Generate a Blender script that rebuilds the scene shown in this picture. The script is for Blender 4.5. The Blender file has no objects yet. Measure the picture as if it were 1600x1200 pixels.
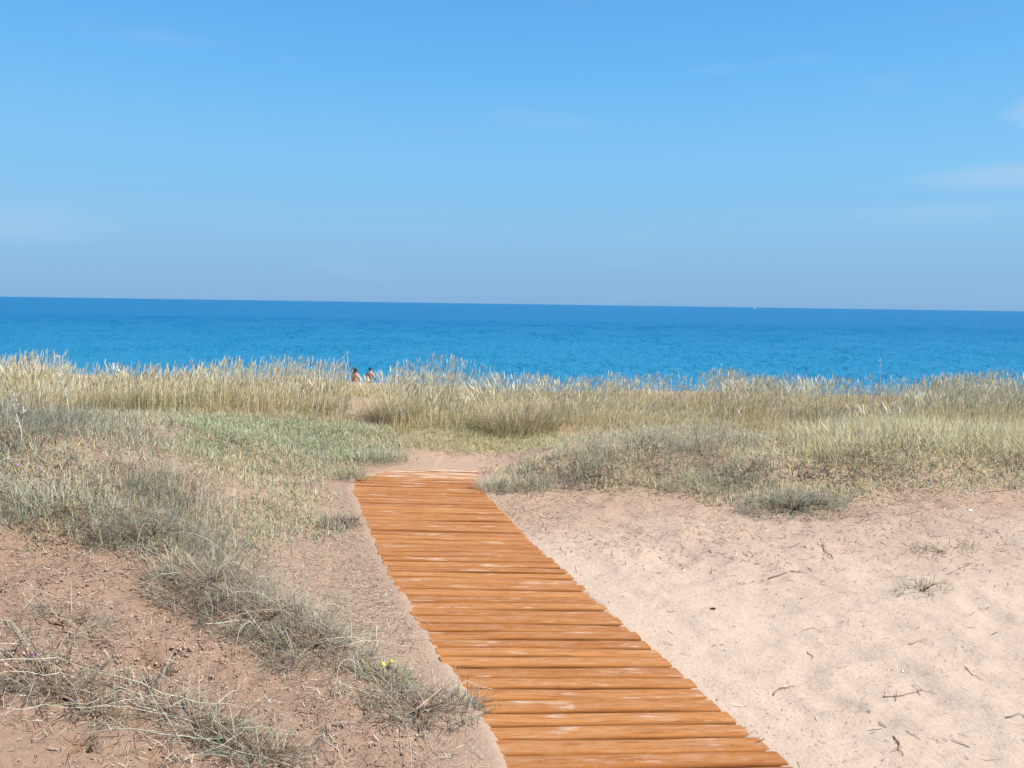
import bpy, bmesh, math, random
import numpy as np
from mathutils import Matrix, Vector

random.seed(7)
rng = np.random.default_rng(7)
scene = bpy.context.scene
COL = scene.collection
R = math.radians

# ------------------------------------------------------------------ camera
EYE = 1.60
FPX = 1230.0                      # focal length in pixels of a 1600 px wide frame
PITCH = math.atan(125.5 / FPX)
ROLL = R(0.82)
f0 = np.array([0, math.cos(PITCH), -math.sin(PITCH)])
u0 = np.array([0, math.sin(PITCH), math.cos(PITCH)])
r0 = np.array([1.0, 0, 0])
CR = r0 * math.cos(ROLL) + u0 * math.sin(ROLL)
CU = u0 * math.cos(ROLL) - r0 * math.sin(ROLL)
cam_data = bpy.data.cameras.new('camera')
cam_data.sensor_width = 36
cam_data.lens = 36 * FPX / 1600
cam_data.clip_start = 0.05
cam_data.clip_end = 60000
cam = bpy.data.objects.new('camera', cam_data)
COL.objects.link(cam)
M4 = Matrix(((CR[0], CU[0], -f0[0], 0), (CR[1], CU[1], -f0[1], 0), (CR[2], CU[2], -f0[2], EYE), (0, 0, 0, 1)))
cam.matrix_world = M4
scene.camera = cam

# ------------------------------------------------------------------ sky and sun
SUN_EL, SUN_AZ = R(56), R(104)     # azimuth clockwise from +Y (to the right of the view)
SKY_STRENGTH = 0.10
world = bpy.data.worlds.new('World')
scene.world = world
world.use_nodes = True
wn, wl = world.node_tree.nodes, world.node_tree.links
bg = wn['Background']
sky = wn.new('ShaderNodeTexSky')
sky.sky_type = 'NISHITA'
sky.sun_disc = False
sky.sun_elevation = SUN_EL
sky.sun_rotation = SUN_AZ
sky.air_density = 1.0
sky.dust_density = 0.6
sky.ozone_density = 3.0
tc = wn.new('ShaderNodeTexCoord')
sep = wn.new('ShaderNodeSeparateXYZ')
wl.new(tc.outputs['Generated'], sep.inputs[0])
ramp = wn.new('ShaderNodeValToRGB')       # clear-air colour by elevation, same all the way round
wl.new(sep.outputs['Z'], ramp.inputs[0])
el = ramp.color_ramp.elements
SKYG = 6.6
stops = [(0.0, (.205, .435, .745)), (0.035, (.215, .45, .76)), (0.09, (.245, .53, .83)), (0.17, (.215, .565, .91)),
         (0.27, (.145, .49, .93)), (0.40, (.085, .37, .82)), (1.0, (.035, .16, .45))]
while len(el) < len(stops):
    el.new(0.5)
for e_, (p_, c_) in zip(el, stops):
    e_.position = p_
    e_.color = (*c_, 1)
gain = wn.new('ShaderNodeMix'); gain.data_type = 'RGBA'; gain.blend_type = 'MULTIPLY'
gain.inputs[0].default_value = 1
wl.new(ramp.outputs[0], gain.inputs[6]); gain.inputs[7].default_value = (SKYG, SKYG, SKYG, 1)
mixs = wn.new('ShaderNodeMix'); mixs.data_type = 'RGBA'
mixs.inputs[0].default_value = 0.90
wl.new(sky.outputs[0], mixs.inputs[6]); wl.new(gain.outputs[2], mixs.inputs[7])

# thin cirrus wisps, low over the sea and all round
def vmath(op, a=None, b=None):
    n = wn.new('ShaderNodeMath'); n.operation = op
    for i, v in enumerate((a, b)):
        if v is None: continue
        if isinstance(v, (int, float)): n.inputs[i].default_value = v
        else: wl.new(v, n.inputs[i])
    return n.outputs[0]
mp = wn.new('ShaderNodeMapping'); mp.inputs['Scale'].default_value = (2.2, 2.2, 13)
mp.inputs['Location'].default_value = (3.4, 0.7, 1.3)
wl.new(tc.outputs['Generated'], mp.inputs[0])
cn = wn.new('ShaderNodeTexNoise'); cn.inputs['Scale'].default_value = 2.0; cn.inputs['Detail'].default_value = 7
cn.inputs['Roughness'].default_value = 0.55
wl.new(mp.outputs[0], cn.inputs['Vector'])
cr = wn.new('ShaderNodeMapRange'); cr.inputs[1].default_value = 0.60; cr.inputs[2].default_value = 0.85
cr.inputs[3].default_value = 0.0; cr.inputs[4].default_value = 0.16
wl.new(cn.outputs[0], cr.inputs[0])
wisp = cr.outputs[0]
def cloud_at(u, v, su, sv, amt):
    """a small soft cloud in the direction of a picture point, ragged by noise"""
    d = f0 * FPX + CR * (u - 800) - CU * (v - 600); d = d / np.linalg.norm(d)
    sub = wn.new('ShaderNodeVectorMath'); sub.operation = 'SUBTRACT'
    wl.new(tc.outputs['Generated'], sub.inputs[0]); sub.inputs[1].default_value = tuple(d)
    sc_ = wn.new('ShaderNodeVectorMath'); sc_.operation = 'MULTIPLY'
    wl.new(sub.outputs[0], sc_.inputs[0]); sc_.inputs[1].default_value = (1 / su, 1 / su, 1 / sv)
    ln = wn.new('ShaderNodeVectorMath'); ln.operation = 'LENGTH'; wl.new(sc_.outputs[0], ln.inputs[0])
    noi = vmath('MULTIPLY', vmath('SUBTRACT', cn.outputs[0], 0.5), 2.6)
    v_ = vmath('SUBTRACT', 1.0, vmath('ADD', ln.outputs['Value'], noi))
    n = wn.new('ShaderNodeClamp'); wl.new(v_, n.inputs[0])
    return vmath('MULTIPLY', n.outputs[0], amt)
total = wisp
for a in ((1640, 168, .045, .020, .42), (1590, 275, .10, .020, .30), (10, 352, .10, .026, .18), (1480, 330, .12, .012, .15), (250, 60, .12, .012, .10)):
    total = vmath('ADD', total, cloud_at(*a))
mixc = wn.new('ShaderNodeMix'); mixc.data_type = 'RGBA'
wl.new(total, mixc.inputs[0]); wl.new(mixs.outputs[2], mixc.inputs[6])
mixc.inputs[7].default_value = (.60 * SKYG, .70 * SKYG, .86 * SKYG, 1)
wl.new(mixc.outputs[2], bg.inputs[0])
bg.inputs[1].default_value = SKY_STRENGTH

sun_data = bpy.data.lights.new('sun', 'SUN')
sun_data.energy = 5.0
sun_data.angle = R(0.53)
sun_data.color = (1.0, 0.94, 0.84)
sun = bpy.data.objects.new('sun', sun_data)
COL.objects.link(sun)
sdir = Vector((math.sin(SUN_AZ) * math.cos(SUN_EL), math.cos(SUN_AZ) * math.cos(SUN_EL), math.sin(SUN_EL)))
sun.rotation_euler = sdir.to_track_quat('Z', 'Y').to_euler()
sun.location = (8, 4, 12)

vs = scene.view_settings
vs.view_transform = 'Standard'; vs.look = 'None'; vs.gamma = 1; vs.use_curve_mapping = False
vs.exposure = 0.60

# ------------------------------------------------------------------ helpers
def hash2(ix, iy, seed):
    h = (ix.astype(np.int64) * 374761393 + iy.astype(np.int64) * 668265263 + seed * 1442695041) & 0xFFFFFFFF
    h = ((h ^ (h >> 13)) * 1274126177) & 0xFFFFFFFF
    h = (h ^ (h >> 16)) & 0xFFFFFFFF
    return h / 4294967295.0
def vnoise(x, y, seed=0):
    ix, iy = np.floor(x), np.floor(y)
    fx, fy = x - ix, y - iy
    fx = fx * fx * fx * (fx * (fx * 6 - 15) + 10); fy = fy * fy * fy * (fy * (fy * 6 - 15) + 10)
    a = hash2(ix, iy, seed); b = hash2(ix + 1, iy, seed); c = hash2(ix, iy + 1, seed); d = hash2(ix + 1, iy + 1, seed)
    return (a + (b - a) * fx) * (1 - fy) + (c + (d - c) * fx) * fy - 0.5
def fbm(x, y, seed=0, octaves=4, gain=0.5):
    s = 0; a = 1
    c_, s_ = math.cos(0.6), math.sin(0.6)
    for k in range(octaves):
        s = s + a * vnoise(x, y, seed + 17 * k)
        x, y = (x * c_ - y * s_) * 2.03 + 5.1, (x * s_ + y * c_) * 2.03 + 9.7
        a *= gain
    return s
def sstep(a, b, x):
    t = np.clip((x - a) / (b - a), 0, 1)
    return t * t * (3 - 2 * t)

def pixdir(u, v):
    return f0 * FPX + CR * (u - 800) - CU * (v - 600)
def pix_plane(u, v, z):
    d = pixdir(u, v); t = (z - EYE) / d[2]
    return np.array([0, 0, EYE]) + d * t

# boardwalk edges in the photograph -> on the ground
EDGE = [(1330, 838, 1420), (1200, 780, 1238), (1100, 735, 1120), (1000, 668, 1003), (900, 608, 893), (850, 586, 833), (800, 562, 785),
        (770, 549, 757), (752, 552, 746), (742, 575, 745), (732, 612, 748)]
PT = 0.022                                   # height of the plank tops
PL = np.array([pix_plane(l, v, PT) for v, l, r in EDGE])
PR = np.array([pix_plane(r, v, PT) for v, l, r in EDGE])
PL = np.vstack([[PL[0] + (PL[0] - PL[1]) * 4], PL]); PR = np.vstack([[PR[0] + (PR[0] - PR[1]) * 4], PR])
PEND = float(PL[-1][1])
def edge_l(y): return np.interp(y, PL[:, 1], PL[:, 0])
def edge_r(y): return np.interp(y, PR[:, 1], PR[:, 0])

# footprints / scuffs in the loose sand on the right
FOOT = []
frng = np.random.default_rng(21)
for k in range(120):
    y = frng.uniform(1.4, 8.5); x = frng.uniform(0.6, 7.5)
    FOOT.append((x, y, frng.uniform(.08, .16), frng.uniform(.045, .085), frng.uniform(0, 3.14), frng.uniform(.005, .014)))
for k in range(45):
    FOOT.append((frng.uniform(.8, 6.5), frng.uniform(1.6, 7.2), frng.uniform(.16, .30), frng.uniform(.10, .18), frng.uniform(0, 3.14), frng.uniform(.004, .009)))
HOLES = []      # burrow-like hollows in the red soil, filled below

def ridge_s(x, y):
    """signed distance-like value to the vegetated rim on the left: < 0 is the red soil on the near side"""
    return (y - (2.78 - (x + 0.2) * 0.79)) / 1.274

def H(x, y):
    x = np.asarray(x, float); y = np.asarray(y, float)
    xl, xr = edge_l(y), edge_r(y)
    dl = np.clip(xl - x, 0, None); dr = np.clip(x - xr, 0, None)
    inside = (x > xl) & (x < xr)
    far = sstep(8.4, 10.5, y)
    z = 0.10 * fbm(x * .35, y * .35, 1, 3) * sstep(0.3, 2.5, np.where(inside, 0, dl + dr))
    z = z + 0.43 * sstep(0.15, 2.5, dl) * (1 - sstep(6.0, 9.2, y) * .50)
    z = z + 0.20 * sstep(0.3, 4.0, dr) * (1 - .8 * sstep(7, 9.5, y))
    s = ridge_s(x, y)
    rim = np.exp(-(s / 0.22) ** 2) * sstep(0.25, 0.8, dl)
    z = z + 0.13 * rim * (0.7 + 1.2 * fbm(x * 1.7, y * 1.7, 5, 2))
    red = sstep(0.05, -0.25, s) * sstep(0.05, 0.5, dl)
    z = z + red * (0.05 * fbm(x * 2.6, y * 2.6, 8, 4) + 0.030 * fbm(x * 16, y * 16, 9, 3, .7))
    z = z + 0.15 * np.exp(-((x + 3.5) / 1.5) ** 2 - ((y - 5.7) / 1.1) ** 2)
    yb = np.interp(x, [-.5, 0, 1, 2.2, 3.5, 5, 8], [7.9, 7.3, 6.95, 6.6, 6.45, 6.65, 6.8])
    bank = sstep(-.40, .22, y - yb + .55 * fbm(x * 1.3, y * 1.3, 15, 3)) * sstep(.15, .8, dr) * (1 - sstep(7.5, 9.8, y))
    z = z + .16 * bank + .030 * fbm(x * 2.7, y * 2.7, 16, 3) * sstep(.15, .6, dr) * sstep(3.2, 5.0, y) * (1 - sstep(7.5, 8.5, y))
    # loose sand relief
    off = sstep(0.0, 0.25, np.where(inside, 0, dl + dr))
    z = z + off * (0.024 * fbm(x * 1.6, y * 1.6, 2, 4) + 0.014 * fbm(x * 7, y * 7, 3, 4, .65))
    # bed under the boardwalk, sand lapping over its sides and end
    lap = 0.018 * fbm(x * 3.1, y * 4.2, 31, 3) + 0.006 * fbm(x * 15, y * 15, 32, 2)
    ins = np.minimum(x - xl, xr - x)
    bed = -0.046 + 0.022 * fbm(x * 3, y * 9, 33, 2)
    near_edge = np.exp(-(np.clip(ins, 0, None) / 0.075) ** 2)
    side = np.where(x < (xl + xr) / 2, .0035, -.006)
    zin = bed * (1 - near_edge) + (PT + side + lap) * near_edge
    zout = z + (PT + side + lap * np.exp(-(dl + dr) / .2))
    z = np.where(inside & (y < PEND - .05), zin, zout)
    # hummocky crest with the tall grass, then down to the beach and under the sea
    hum = np.clip(fbm(x * .55, y * .55, 12, 3) + 0.18, 0, 1)
    z = z + far * 0.16 * hum * (1 - sstep(14, 18, y))
    t = sstep(12.2, 36, y)
    z = z * (1 - sstep(12.2, 30, y) * .85) - 3.55 * t - 0.55 * sstep(36, 50, y) - 6.0 * sstep(50, 120, y)
    return z

def Hd(x, y):
    """terrain with the small dents (scuffs and burrows)"""
    z = H(x, y)
    for fx, fy, a, b, ang, dep in FOOT:
        c, s_ = math.cos(ang), math.sin(ang)
        m = (np.abs(x - fx) < .8) & (np.abs(y - fy) < .8) & (x > edge_r(y) + .05)
        if not m.any(): continue
        dx, dy = x[m] - fx, y[m] - fy
        q = np.sqrt(((dx * c + dy * s_) / a) ** 2 + ((-dx * s_ + dy * c) / b) ** 2)
        z[m] += (-dep * np.exp(-q ** 2.6) + dep * .55 * np.exp(-((q - 1.45) / .4) ** 2)) * sstep(.03, .3, x[m] - edge_r(y[m]))
    for hx, hy, a, b, dep in HOLES:
        m = (np.abs(x - hx) < .5) & (np.abs(y - hy) < .5)
        if not m.any(): continue
        q = np.sqrt(((x[m] - hx) / a) ** 2 + ((y[m] - hy) / b) ** 2) + .5 * fbm(x[m] * 18, y[m] * 18, 41, 2)
        z[m] += -dep * sstep(1.1, .7, q) + .01 * np.exp(-((q - 1.4) / .3) ** 2)
    return z

def hit(u, v):
    """where the line of sight through a picture point meets the ground"""
    d = pixdir(u, v); d = d / np.linalg.norm(d)
    t = np.linspace(1.2, 70, 9000)
    p = np.array([0, 0, EYE])[None] + t[:, None] * d[None]
    below = p[:, 2] < H(p[:, 0], p[:, 1])
    i = int(np.argmax(below)) if below.any() else len(t) - 1
    return float(p[i, 0]), float(p[i, 1]), float(H(p[i, 0], p[i, 1]))
for u, v, a, b, dep in ((228, 1022, .06, .05, .07), (262, 1018, .035, .035, .05), (238, 1045, .05, .05, .06), (120, 1165, .04, .03, .05), (245, 1185, .03, .02, .04), (450, 1105, .025, .02, .03),
                        (210, 1075, .05, .02, .03), (170, 1080, .04, .02, .03)):
    p = hit(u, v); HOLES.append((p[0], p[1], a * 1.35, b * 1.35, dep * 1.4))

HOLLOW = hit(1412, 693)
HOLES.append((HOLLOW[0], HOLLOW[1] + .1, .36, .24, .20))

def ground(x, y):
    return float(Hd(np.array([x], float), np.array([y], float))[0])

def mesh_np(name, verts, quads=None, tris=None, cols=None, smooth=True):
    me = bpy.data.meshes.new(name)
    verts = np.asarray(verts, np.float32)
    nq = 0 if quads is None else len(quads); nt = 0 if tris is None else len(tris)
    me.vertices.add(len(verts)); me.vertices.foreach_set('co', verts.ravel())
    me.loops.add(nq * 4 + nt * 3); me.polygons.add(nq + nt)
    li = []; ls = []
    if nq: li.append(np.asarray(quads, np.int32).ravel()); ls.append(np.arange(nq) * 4)
    if nt: li.append(np.asarray(tris, np.int32).ravel()); ls.append(nq * 4 + np.arange(nt) * 3)
    me.loops.foreach_set('vertex_index', np.concatenate(li).astype(np.int32))
    me.polygons.foreach_set('loop_start', np.concatenate(ls).astype(np.int32))
    me.polygons.foreach_set('use_smooth', np.full(nq + nt, smooth, dtype=bool))
    if cols is not None:
        at = me.attributes.new('tint', 'FLOAT_COLOR', 'POINT')
        c4 = np.ones((len(verts), 4), np.float32); c4[:, :3] = cols
        at.data.foreach_set('color', c4.ravel())
    me.update(calc_edges=True)
    return me

def add(name, me, mat=None, parent=None, loc=None):
    o = bpy.data.objects.new(name, me)
    COL.objects.link(o)
    if mat is not None and me is not None: me.materials.append(mat) if len(me.materials) == 0 else None
    if parent is not None: o.parent = parent
    if loc is not None: o.location = loc
    return o
def tag(o, label=None, cat=None, group=None, kind=None):
    if label: o['label'] = label
    if cat: o['category'] = cat
    if group: o['group'] = group
    if kind: o['kind'] = kind
    return o
def empty(name, loc, label, cat, group=None):
    o = bpy.data.objects.new(name, None); o.location = loc; o.empty_display_size = .1
    COL.objects.link(o)
    return tag(o, label, cat, group)

# ------------------------------------------------------------------ materials
def mat_new(name):
    m = bpy.data.materials.new(name); m.use_nodes = True
    nt = m.node_tree
    for n in list(nt.nodes): nt.nodes.remove(n)
    out = nt.nodes.new('ShaderNodeOutputMaterial')
    return m, nt, out
class NT:
    def __init__(s, nt): s.nt = nt
    def n(s, typ, **kw):
        n = s.nt.nodes.new(typ)
        for k, v in kw.items(): setattr(n, k, v)
        return n
    def l(s, a, b): s.nt.links.new(a, b)
    def math(s, op, a, b=None, c=None):
        n = s.n('ShaderNodeMath', operation=op)
        for i, v in enumerate((a, b, c)):
            if v is None: continue
            if isinstance(v, (int, float)): n.inputs[i].default_value = v
            else: s.l(v, n.inputs[i])
        return n.outputs[0]
    def noise(s, vec, scale, detail=4, rough=.55):
        n = s.n('ShaderNodeTexNoise'); n.inputs['Scale'].default_value = scale
        n.inputs['Detail'].default_value = detail; n.inputs['Roughness'].default_value = rough
        if vec is not None: s.l(vec, n.inputs['Vector'])
        return n.outputs[0]
    def rng(s, v, a, b, c=0, d=1):
        n = s.n('ShaderNodeMapRange'); s.l(v, n.inputs[0])
        for i, q in enumerate((a, b, c, d)): n.inputs[i + 1].default_value = q
        return n.outputs[0]
    def mix(s, fac, a, b, blend='MIX'):
        n = s.n('ShaderNodeMix', data_type='RGBA', blend_type=blend)
        for i, v in ((0, fac), (6, a), (7, b)):
            if isinstance(v, (int, float)): n.inputs[i].default_value = v
            elif isinstance(v, tuple): n.inputs[i].default_value = (*v, 1)
            else: s.l(v, n.inputs[i])
        return n.outputs[2]

def mat_leaf(name, trans=0.35, rough=.65):
    m, nt, out = mat_new(name); N = NT(nt)
    at = N.n('ShaderNodeAttribute', attribute_name='tint')
    d = N.n('ShaderNodeBsdfDiffuse'); t = N.n('ShaderNodeBsdfTranslucent')
    N.l(at.outputs['Color'], d.inputs[0]); N.l(at.outputs['Color'], t.inputs[0])
    if trans > 0:                       # fine leaves scatter light as a fuzzy mass: shade them partly as the upper side of the mass
        ge = N.n('ShaderNodeNewGeometry')
        va = N.n('ShaderNodeVectorMath', operation='ADD'); N.l(ge.outputs['Normal'], va.inputs[0]); va.inputs[1].default_value = (0, 0, .9)
        vn = N.n('ShaderNodeVectorMath', operation='NORMALIZE'); N.l(va.outputs[0], vn.inputs[0])
        N.l(vn.outputs[0], d.inputs['Normal'])
    mx = N.n('ShaderNodeMixShader'); mx.inputs[0].default_value = trans
    N.l(d.outputs[0], mx.inputs[1]); N.l(t.outputs[0], mx.inputs[2])
    g = N.n('ShaderNodeBsdfGlossy'); g.inputs['Roughness'].default_value = .5; g.inputs[0].default_value = (1, 1, 1, 1)
    m2 = N.n('ShaderNodeMixShader'); m2.inputs[0].default_value = 0.03
    N.l(mx.outputs[0], m2.inputs[1]); N.l(g.outputs[0], m2.inputs[2])
    N.l(m2.outputs[0], out.inputs[0])
    return m
M_LEAF = mat_leaf('dry_grass', .42)
M_STEM = mat_leaf('woody_stem', 0.0)

def mat_sand():
    m, nt, out = mat_new('sand_and_soil'); N = NT(nt)
    tcn = N.n('ShaderNodeTexCoord'); P = tcn.outputs['Object']
    at = N.n('ShaderNodeAttribute', attribute_name='tint')
    big = N.noise(P, 1.3, 5)
    fine = N.noise(P, 55, 5, .7)
    grain = N.noise(P, 300, 3, .7)
    c = N.mix(N.rng(big, .3, .7, 0, .18), at.outputs['Color'], N.mix(1.0, at.outputs['Color'], (.80, .74, .70), 'MULTIPLY'))
    c = N.mix(N.rng(fine, .40, .72, 0, .45), c, N.mix(1.0, c, (.70, .62, .58), 'MULTIPLY'))
    c = N.mix(N.rng(grain, .58, .72, 0, .5), c, N.mix(1.0, c, (.52, .45, .42), 'MULTIPLY'))
    c = N.mix(N.rng(grain, .42, .28, 0, .35), c, N.mix(1.0, c, (1.22, 1.2, 1.2), 'MULTIPLY'))
    # bits of crushed shell and dark plant fragments
    vo = N.n('ShaderNodeTexVoronoi'); vo.inputs['Scale'].default_value = 38; N.l(P, vo.inputs['Vector'])
    frag = N.math('MULTIPLY', N.math('LESS_THAN', vo.outputs['Distance'], .11), N.math('GREATER_THAN', N.noise(P, 5, 2), .42))
    c = N.mix(N.math('MULTIPLY', frag, .75), c, (.14, .085, .06))
    b = N.n('ShaderNodeBsdfPrincipled'); N.l(c, b.inputs['Base Color']); b.inputs['Roughness'].default_value = .95
    b.inputs['Specular IOR Level'].default_value = .15
    h = N.math('ADD', N.math('MULTIPLY', N.noise(P, 28, 6, .65), .6), N.math('MULTIPLY', fine, .35))
    h = N.math('ADD', h, N.math('MULTIPLY', grain, .18))
    crm = N.n('ShaderNodeAttribute', attribute_name='crumble').outputs['Fac']
    lump = N.noise(P, 42, 4, .75)
    h = N.math('ADD', h, N.math('MULTIPLY', N.math('MULTIPLY', lump, crm), 2.0))
    bu = N.n('ShaderNodeBump'); bu.inputs['Strength'].default_value = .7; bu.inputs['Distance'].default_value = .022
    N.l(h, bu.inputs['Height']); N.l(bu.outputs[0], b.inputs['Normal'])
    N.l(b.outputs[0], out.inputs[0])
    return m
M_SAND = mat_sand()

def mat_wood():
    m, nt, out = mat_new('weathered_pine'); N = NT(nt)
    tcn = N.n('ShaderNodeTexCoord'); P = tcn.outputs['Object']
    oi = N.n('ShaderNodeObjectInfo')
    mp_ = N.n('ShaderNodeMapping'); mp_.inputs['Scale'].default_value = (1.2, 26, 26); N.l(P, mp_.inputs[0])
    cx = N.n('ShaderNodeCombineXYZ'); N.l(N.math('MULTIPLY', oi.outputs['Random'], 37.0), cx.inputs[0]); N.l(N.math('MULTIPLY', oi.outputs['Random'], 91.0), cx.inputs[1])
    N.l(cx.outputs[0], mp_.inputs['Location'])
    grain = N.noise(mp_.outputs[0], 2.2, 7, .65)
    mp2 = N.n('ShaderNodeMapping'); mp2.inputs['Scale'].default_value = (2.2, 9, 9); N.l(P, mp2.inputs[0]); N.l(cx.outputs[0], mp2.inputs['Location'])
    blot = N.noise(mp2.outputs[0], 1.4, 5, .6)
    c = N.mix(N.rng(grain, .35, .70), (.435, .182, .055), (.270, .096, .027))
    c = N.mix(N.rng(oi.outputs['Random'], 0, 1, 0, .8), c, N.mix(1.0, c, (.74, .66, .60), 'MULTIPLY'))
    c = N.mix(N.rng(blot, .48, .75, 0, .55), c, (.38, .20, .09))
    dark = N.noise(mp_.outputs[0], 4.2, 4, .6)
    c = N.mix(N.rng(dark, .56, .70, 0, .65), c, (.14, .05, .02))
    # blown sand caught on the wood
    geo = N.n('ShaderNodeNewGeometry')
    mp3 = N.n('ShaderNodeMapping'); mp3.inputs['Scale'].default_value = (1.0, 5.0, 1); N.l(geo.outputs['Position'], mp3.inputs[0])
    sn = N.noise(mp3.outputs[0], 3.1, 8, .72)
    sp = N.n('ShaderNodeSeparateXYZ'); N.l(geo.outputs['Normal'], sp.inputs[0])
    sn2 = N.math('MULTIPLY', N.rng(sn, .555, .64), N.rng(sp.outputs[2], .75, .98))
    at = N.n('ShaderNodeAttribute', attribute_type='OBJECT', attribute_name='sand_cover')
    sn3 = N.math('MULTIPLY', N.rng(N.math('ADD', sn, at.outputs['Fac']), .64, .80), N.rng(sp.outputs[2], .70, .95))
    sandf = N.math('MAXIMUM', N.math('MULTIPLY', sn2, .75), sn3)
    speck = N.noise(P, 130, 2, .6)
    sandf = N.math('MAXIMUM', sandf, N.math('MULTIPLY', N.rng(speck, .66, .72), .6))
    dust = N.math('MULTIPLY', N.rng(N.noise(mp2.outputs[0], 6, 6, .7), .42, .75, 0, .34), N.rng(sp.outputs[2], .93, 1.0))
    sandf = N.math('MAXIMUM', sandf, dust)
    c = N.mix(N.math('MULTIPLY', sandf, .9), c, (.50, .375, .28))
    b = N.n('ShaderNodeBsdfPrincipled'); N.l(c, b.inputs['Base Color']); b.inputs['Roughness'].default_value = .85
    b.inputs['Specular IOR Level'].default_value = .08
    bu = N.n('ShaderNodeBump'); bu.inputs['Strength'].default_value = .5; bu.inputs['Distance'].default_value = .006
    N.l(N.math('ADD', grain, N.math('MULTIPLY', sandf, .35)), bu.inputs['Height']); N.l(bu.outputs[0], b.inputs['Normal'])
    N.l(b.outputs[0], out.inputs[0])
    return m
M_WOOD = mat_wood()

def mat_sea():
    m, nt, out = mat_new('sea_water'); N = NT(nt)
    geo = N.n('ShaderNodeNewGeometry'); P = geo.outputs['Position']
    sp = N.n('ShaderNodeSeparateXYZ'); N.l(P, sp.inputs[0])
    mp_ = N.n('ShaderNodeMapping'); mp_.inputs['Scale'].default_value = (.012, .03, 1); N.l(P, mp_.inputs[0])
    patch = N.noise(mp_.outputs[0], 1, 4)
    depth = N.rng(sp.outputs[1], 48, 210)
    d2 = N.math('ADD', depth, N.math('MULTIPLY', N.math('SUBTRACT', patch, .5), .5))
    c = N.mix(d2, (.018, .170, .295), (.006, .114, .260))
    far = N.rng(sp.outputs[1], 250, 2500)
    c = N.mix(far, c, (.004, .104, .248))
    dif = N.n('ShaderNodeBsdfDiffuse'); N.l(c, dif.inputs[0])
    gl = N.n('ShaderNodeBsdfGlossy'); gl.inputs['Roughness'].default_value = .24; gl.inputs[0].default_value = (.72, .93, 1, 1)
    mpw = N.n('ShaderNodeMapping'); mpw.inputs['Scale'].default_value = (.75, .42, 1); N.l(P, mpw.inputs[0])
    w = N.noise(mpw.outputs[0], 1.0, 5, .6)
    mpw2 = N.n('ShaderNodeMapping'); mpw2.inputs['Scale'].default_value = (.05, .16, 1); N.l(P, mpw2.inputs[0])
    w2 = N.noise(mpw2.outputs[0], 1.0, 6, .62)
    hgt = N.math('ADD', N.math('MULTIPLY', N.rng(w, .38, .80), .95), N.math('MULTIPLY', w2, .10))
    bu = N.n('ShaderNodeBump'); bu.inputs['Strength'].default_value = .5; bu.inputs['Distance'].default_value = 1.0
    N.l(hgt, bu.inputs['Height'])
    N.l(bu.outputs[0], dif.inputs['Normal']); N.l(bu.outputs[0], gl.inputs['Normal'])
    fr = N.n('ShaderNodeFresnel'); fr.inputs[0].default_value = 1.33; N.l(bu.outputs[0], fr.inputs['Normal'])
    mx = N.n('ShaderNodeMixShader'); N.l(N.math('MULTIPLY', fr.outputs[0], .40), mx.inputs[0])
    N.l(dif.outputs[0], mx.inputs[1]); N.l(gl.outputs[0], mx.inputs[2]); N.l(mx.outputs[0], out.inputs[0])
    return m
M_SEA = mat_sea()

def mat_plain(name, col, rough=.6, var=.25, scale=30, spec=.3):
    m, nt, out = mat_new(name); N = NT(nt)
    tcn = N.n('ShaderNodeTexCoord')
    no = N.noise(tcn.outputs['Object'], scale, 3)
    c = N.mix(N.rng(no, .3, .7), col, tuple(v * (1 - var) for v in col))
    b = N.n('ShaderNodeBsdfPrincipled'); N.l(c, b.inputs['Base Color']); b.inputs['Roughness'].default_value = rough
    b.inputs['Specular IOR Level'].default_value = spec
    N.l(b.outputs[0], out.inputs[0])
    return m

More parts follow.
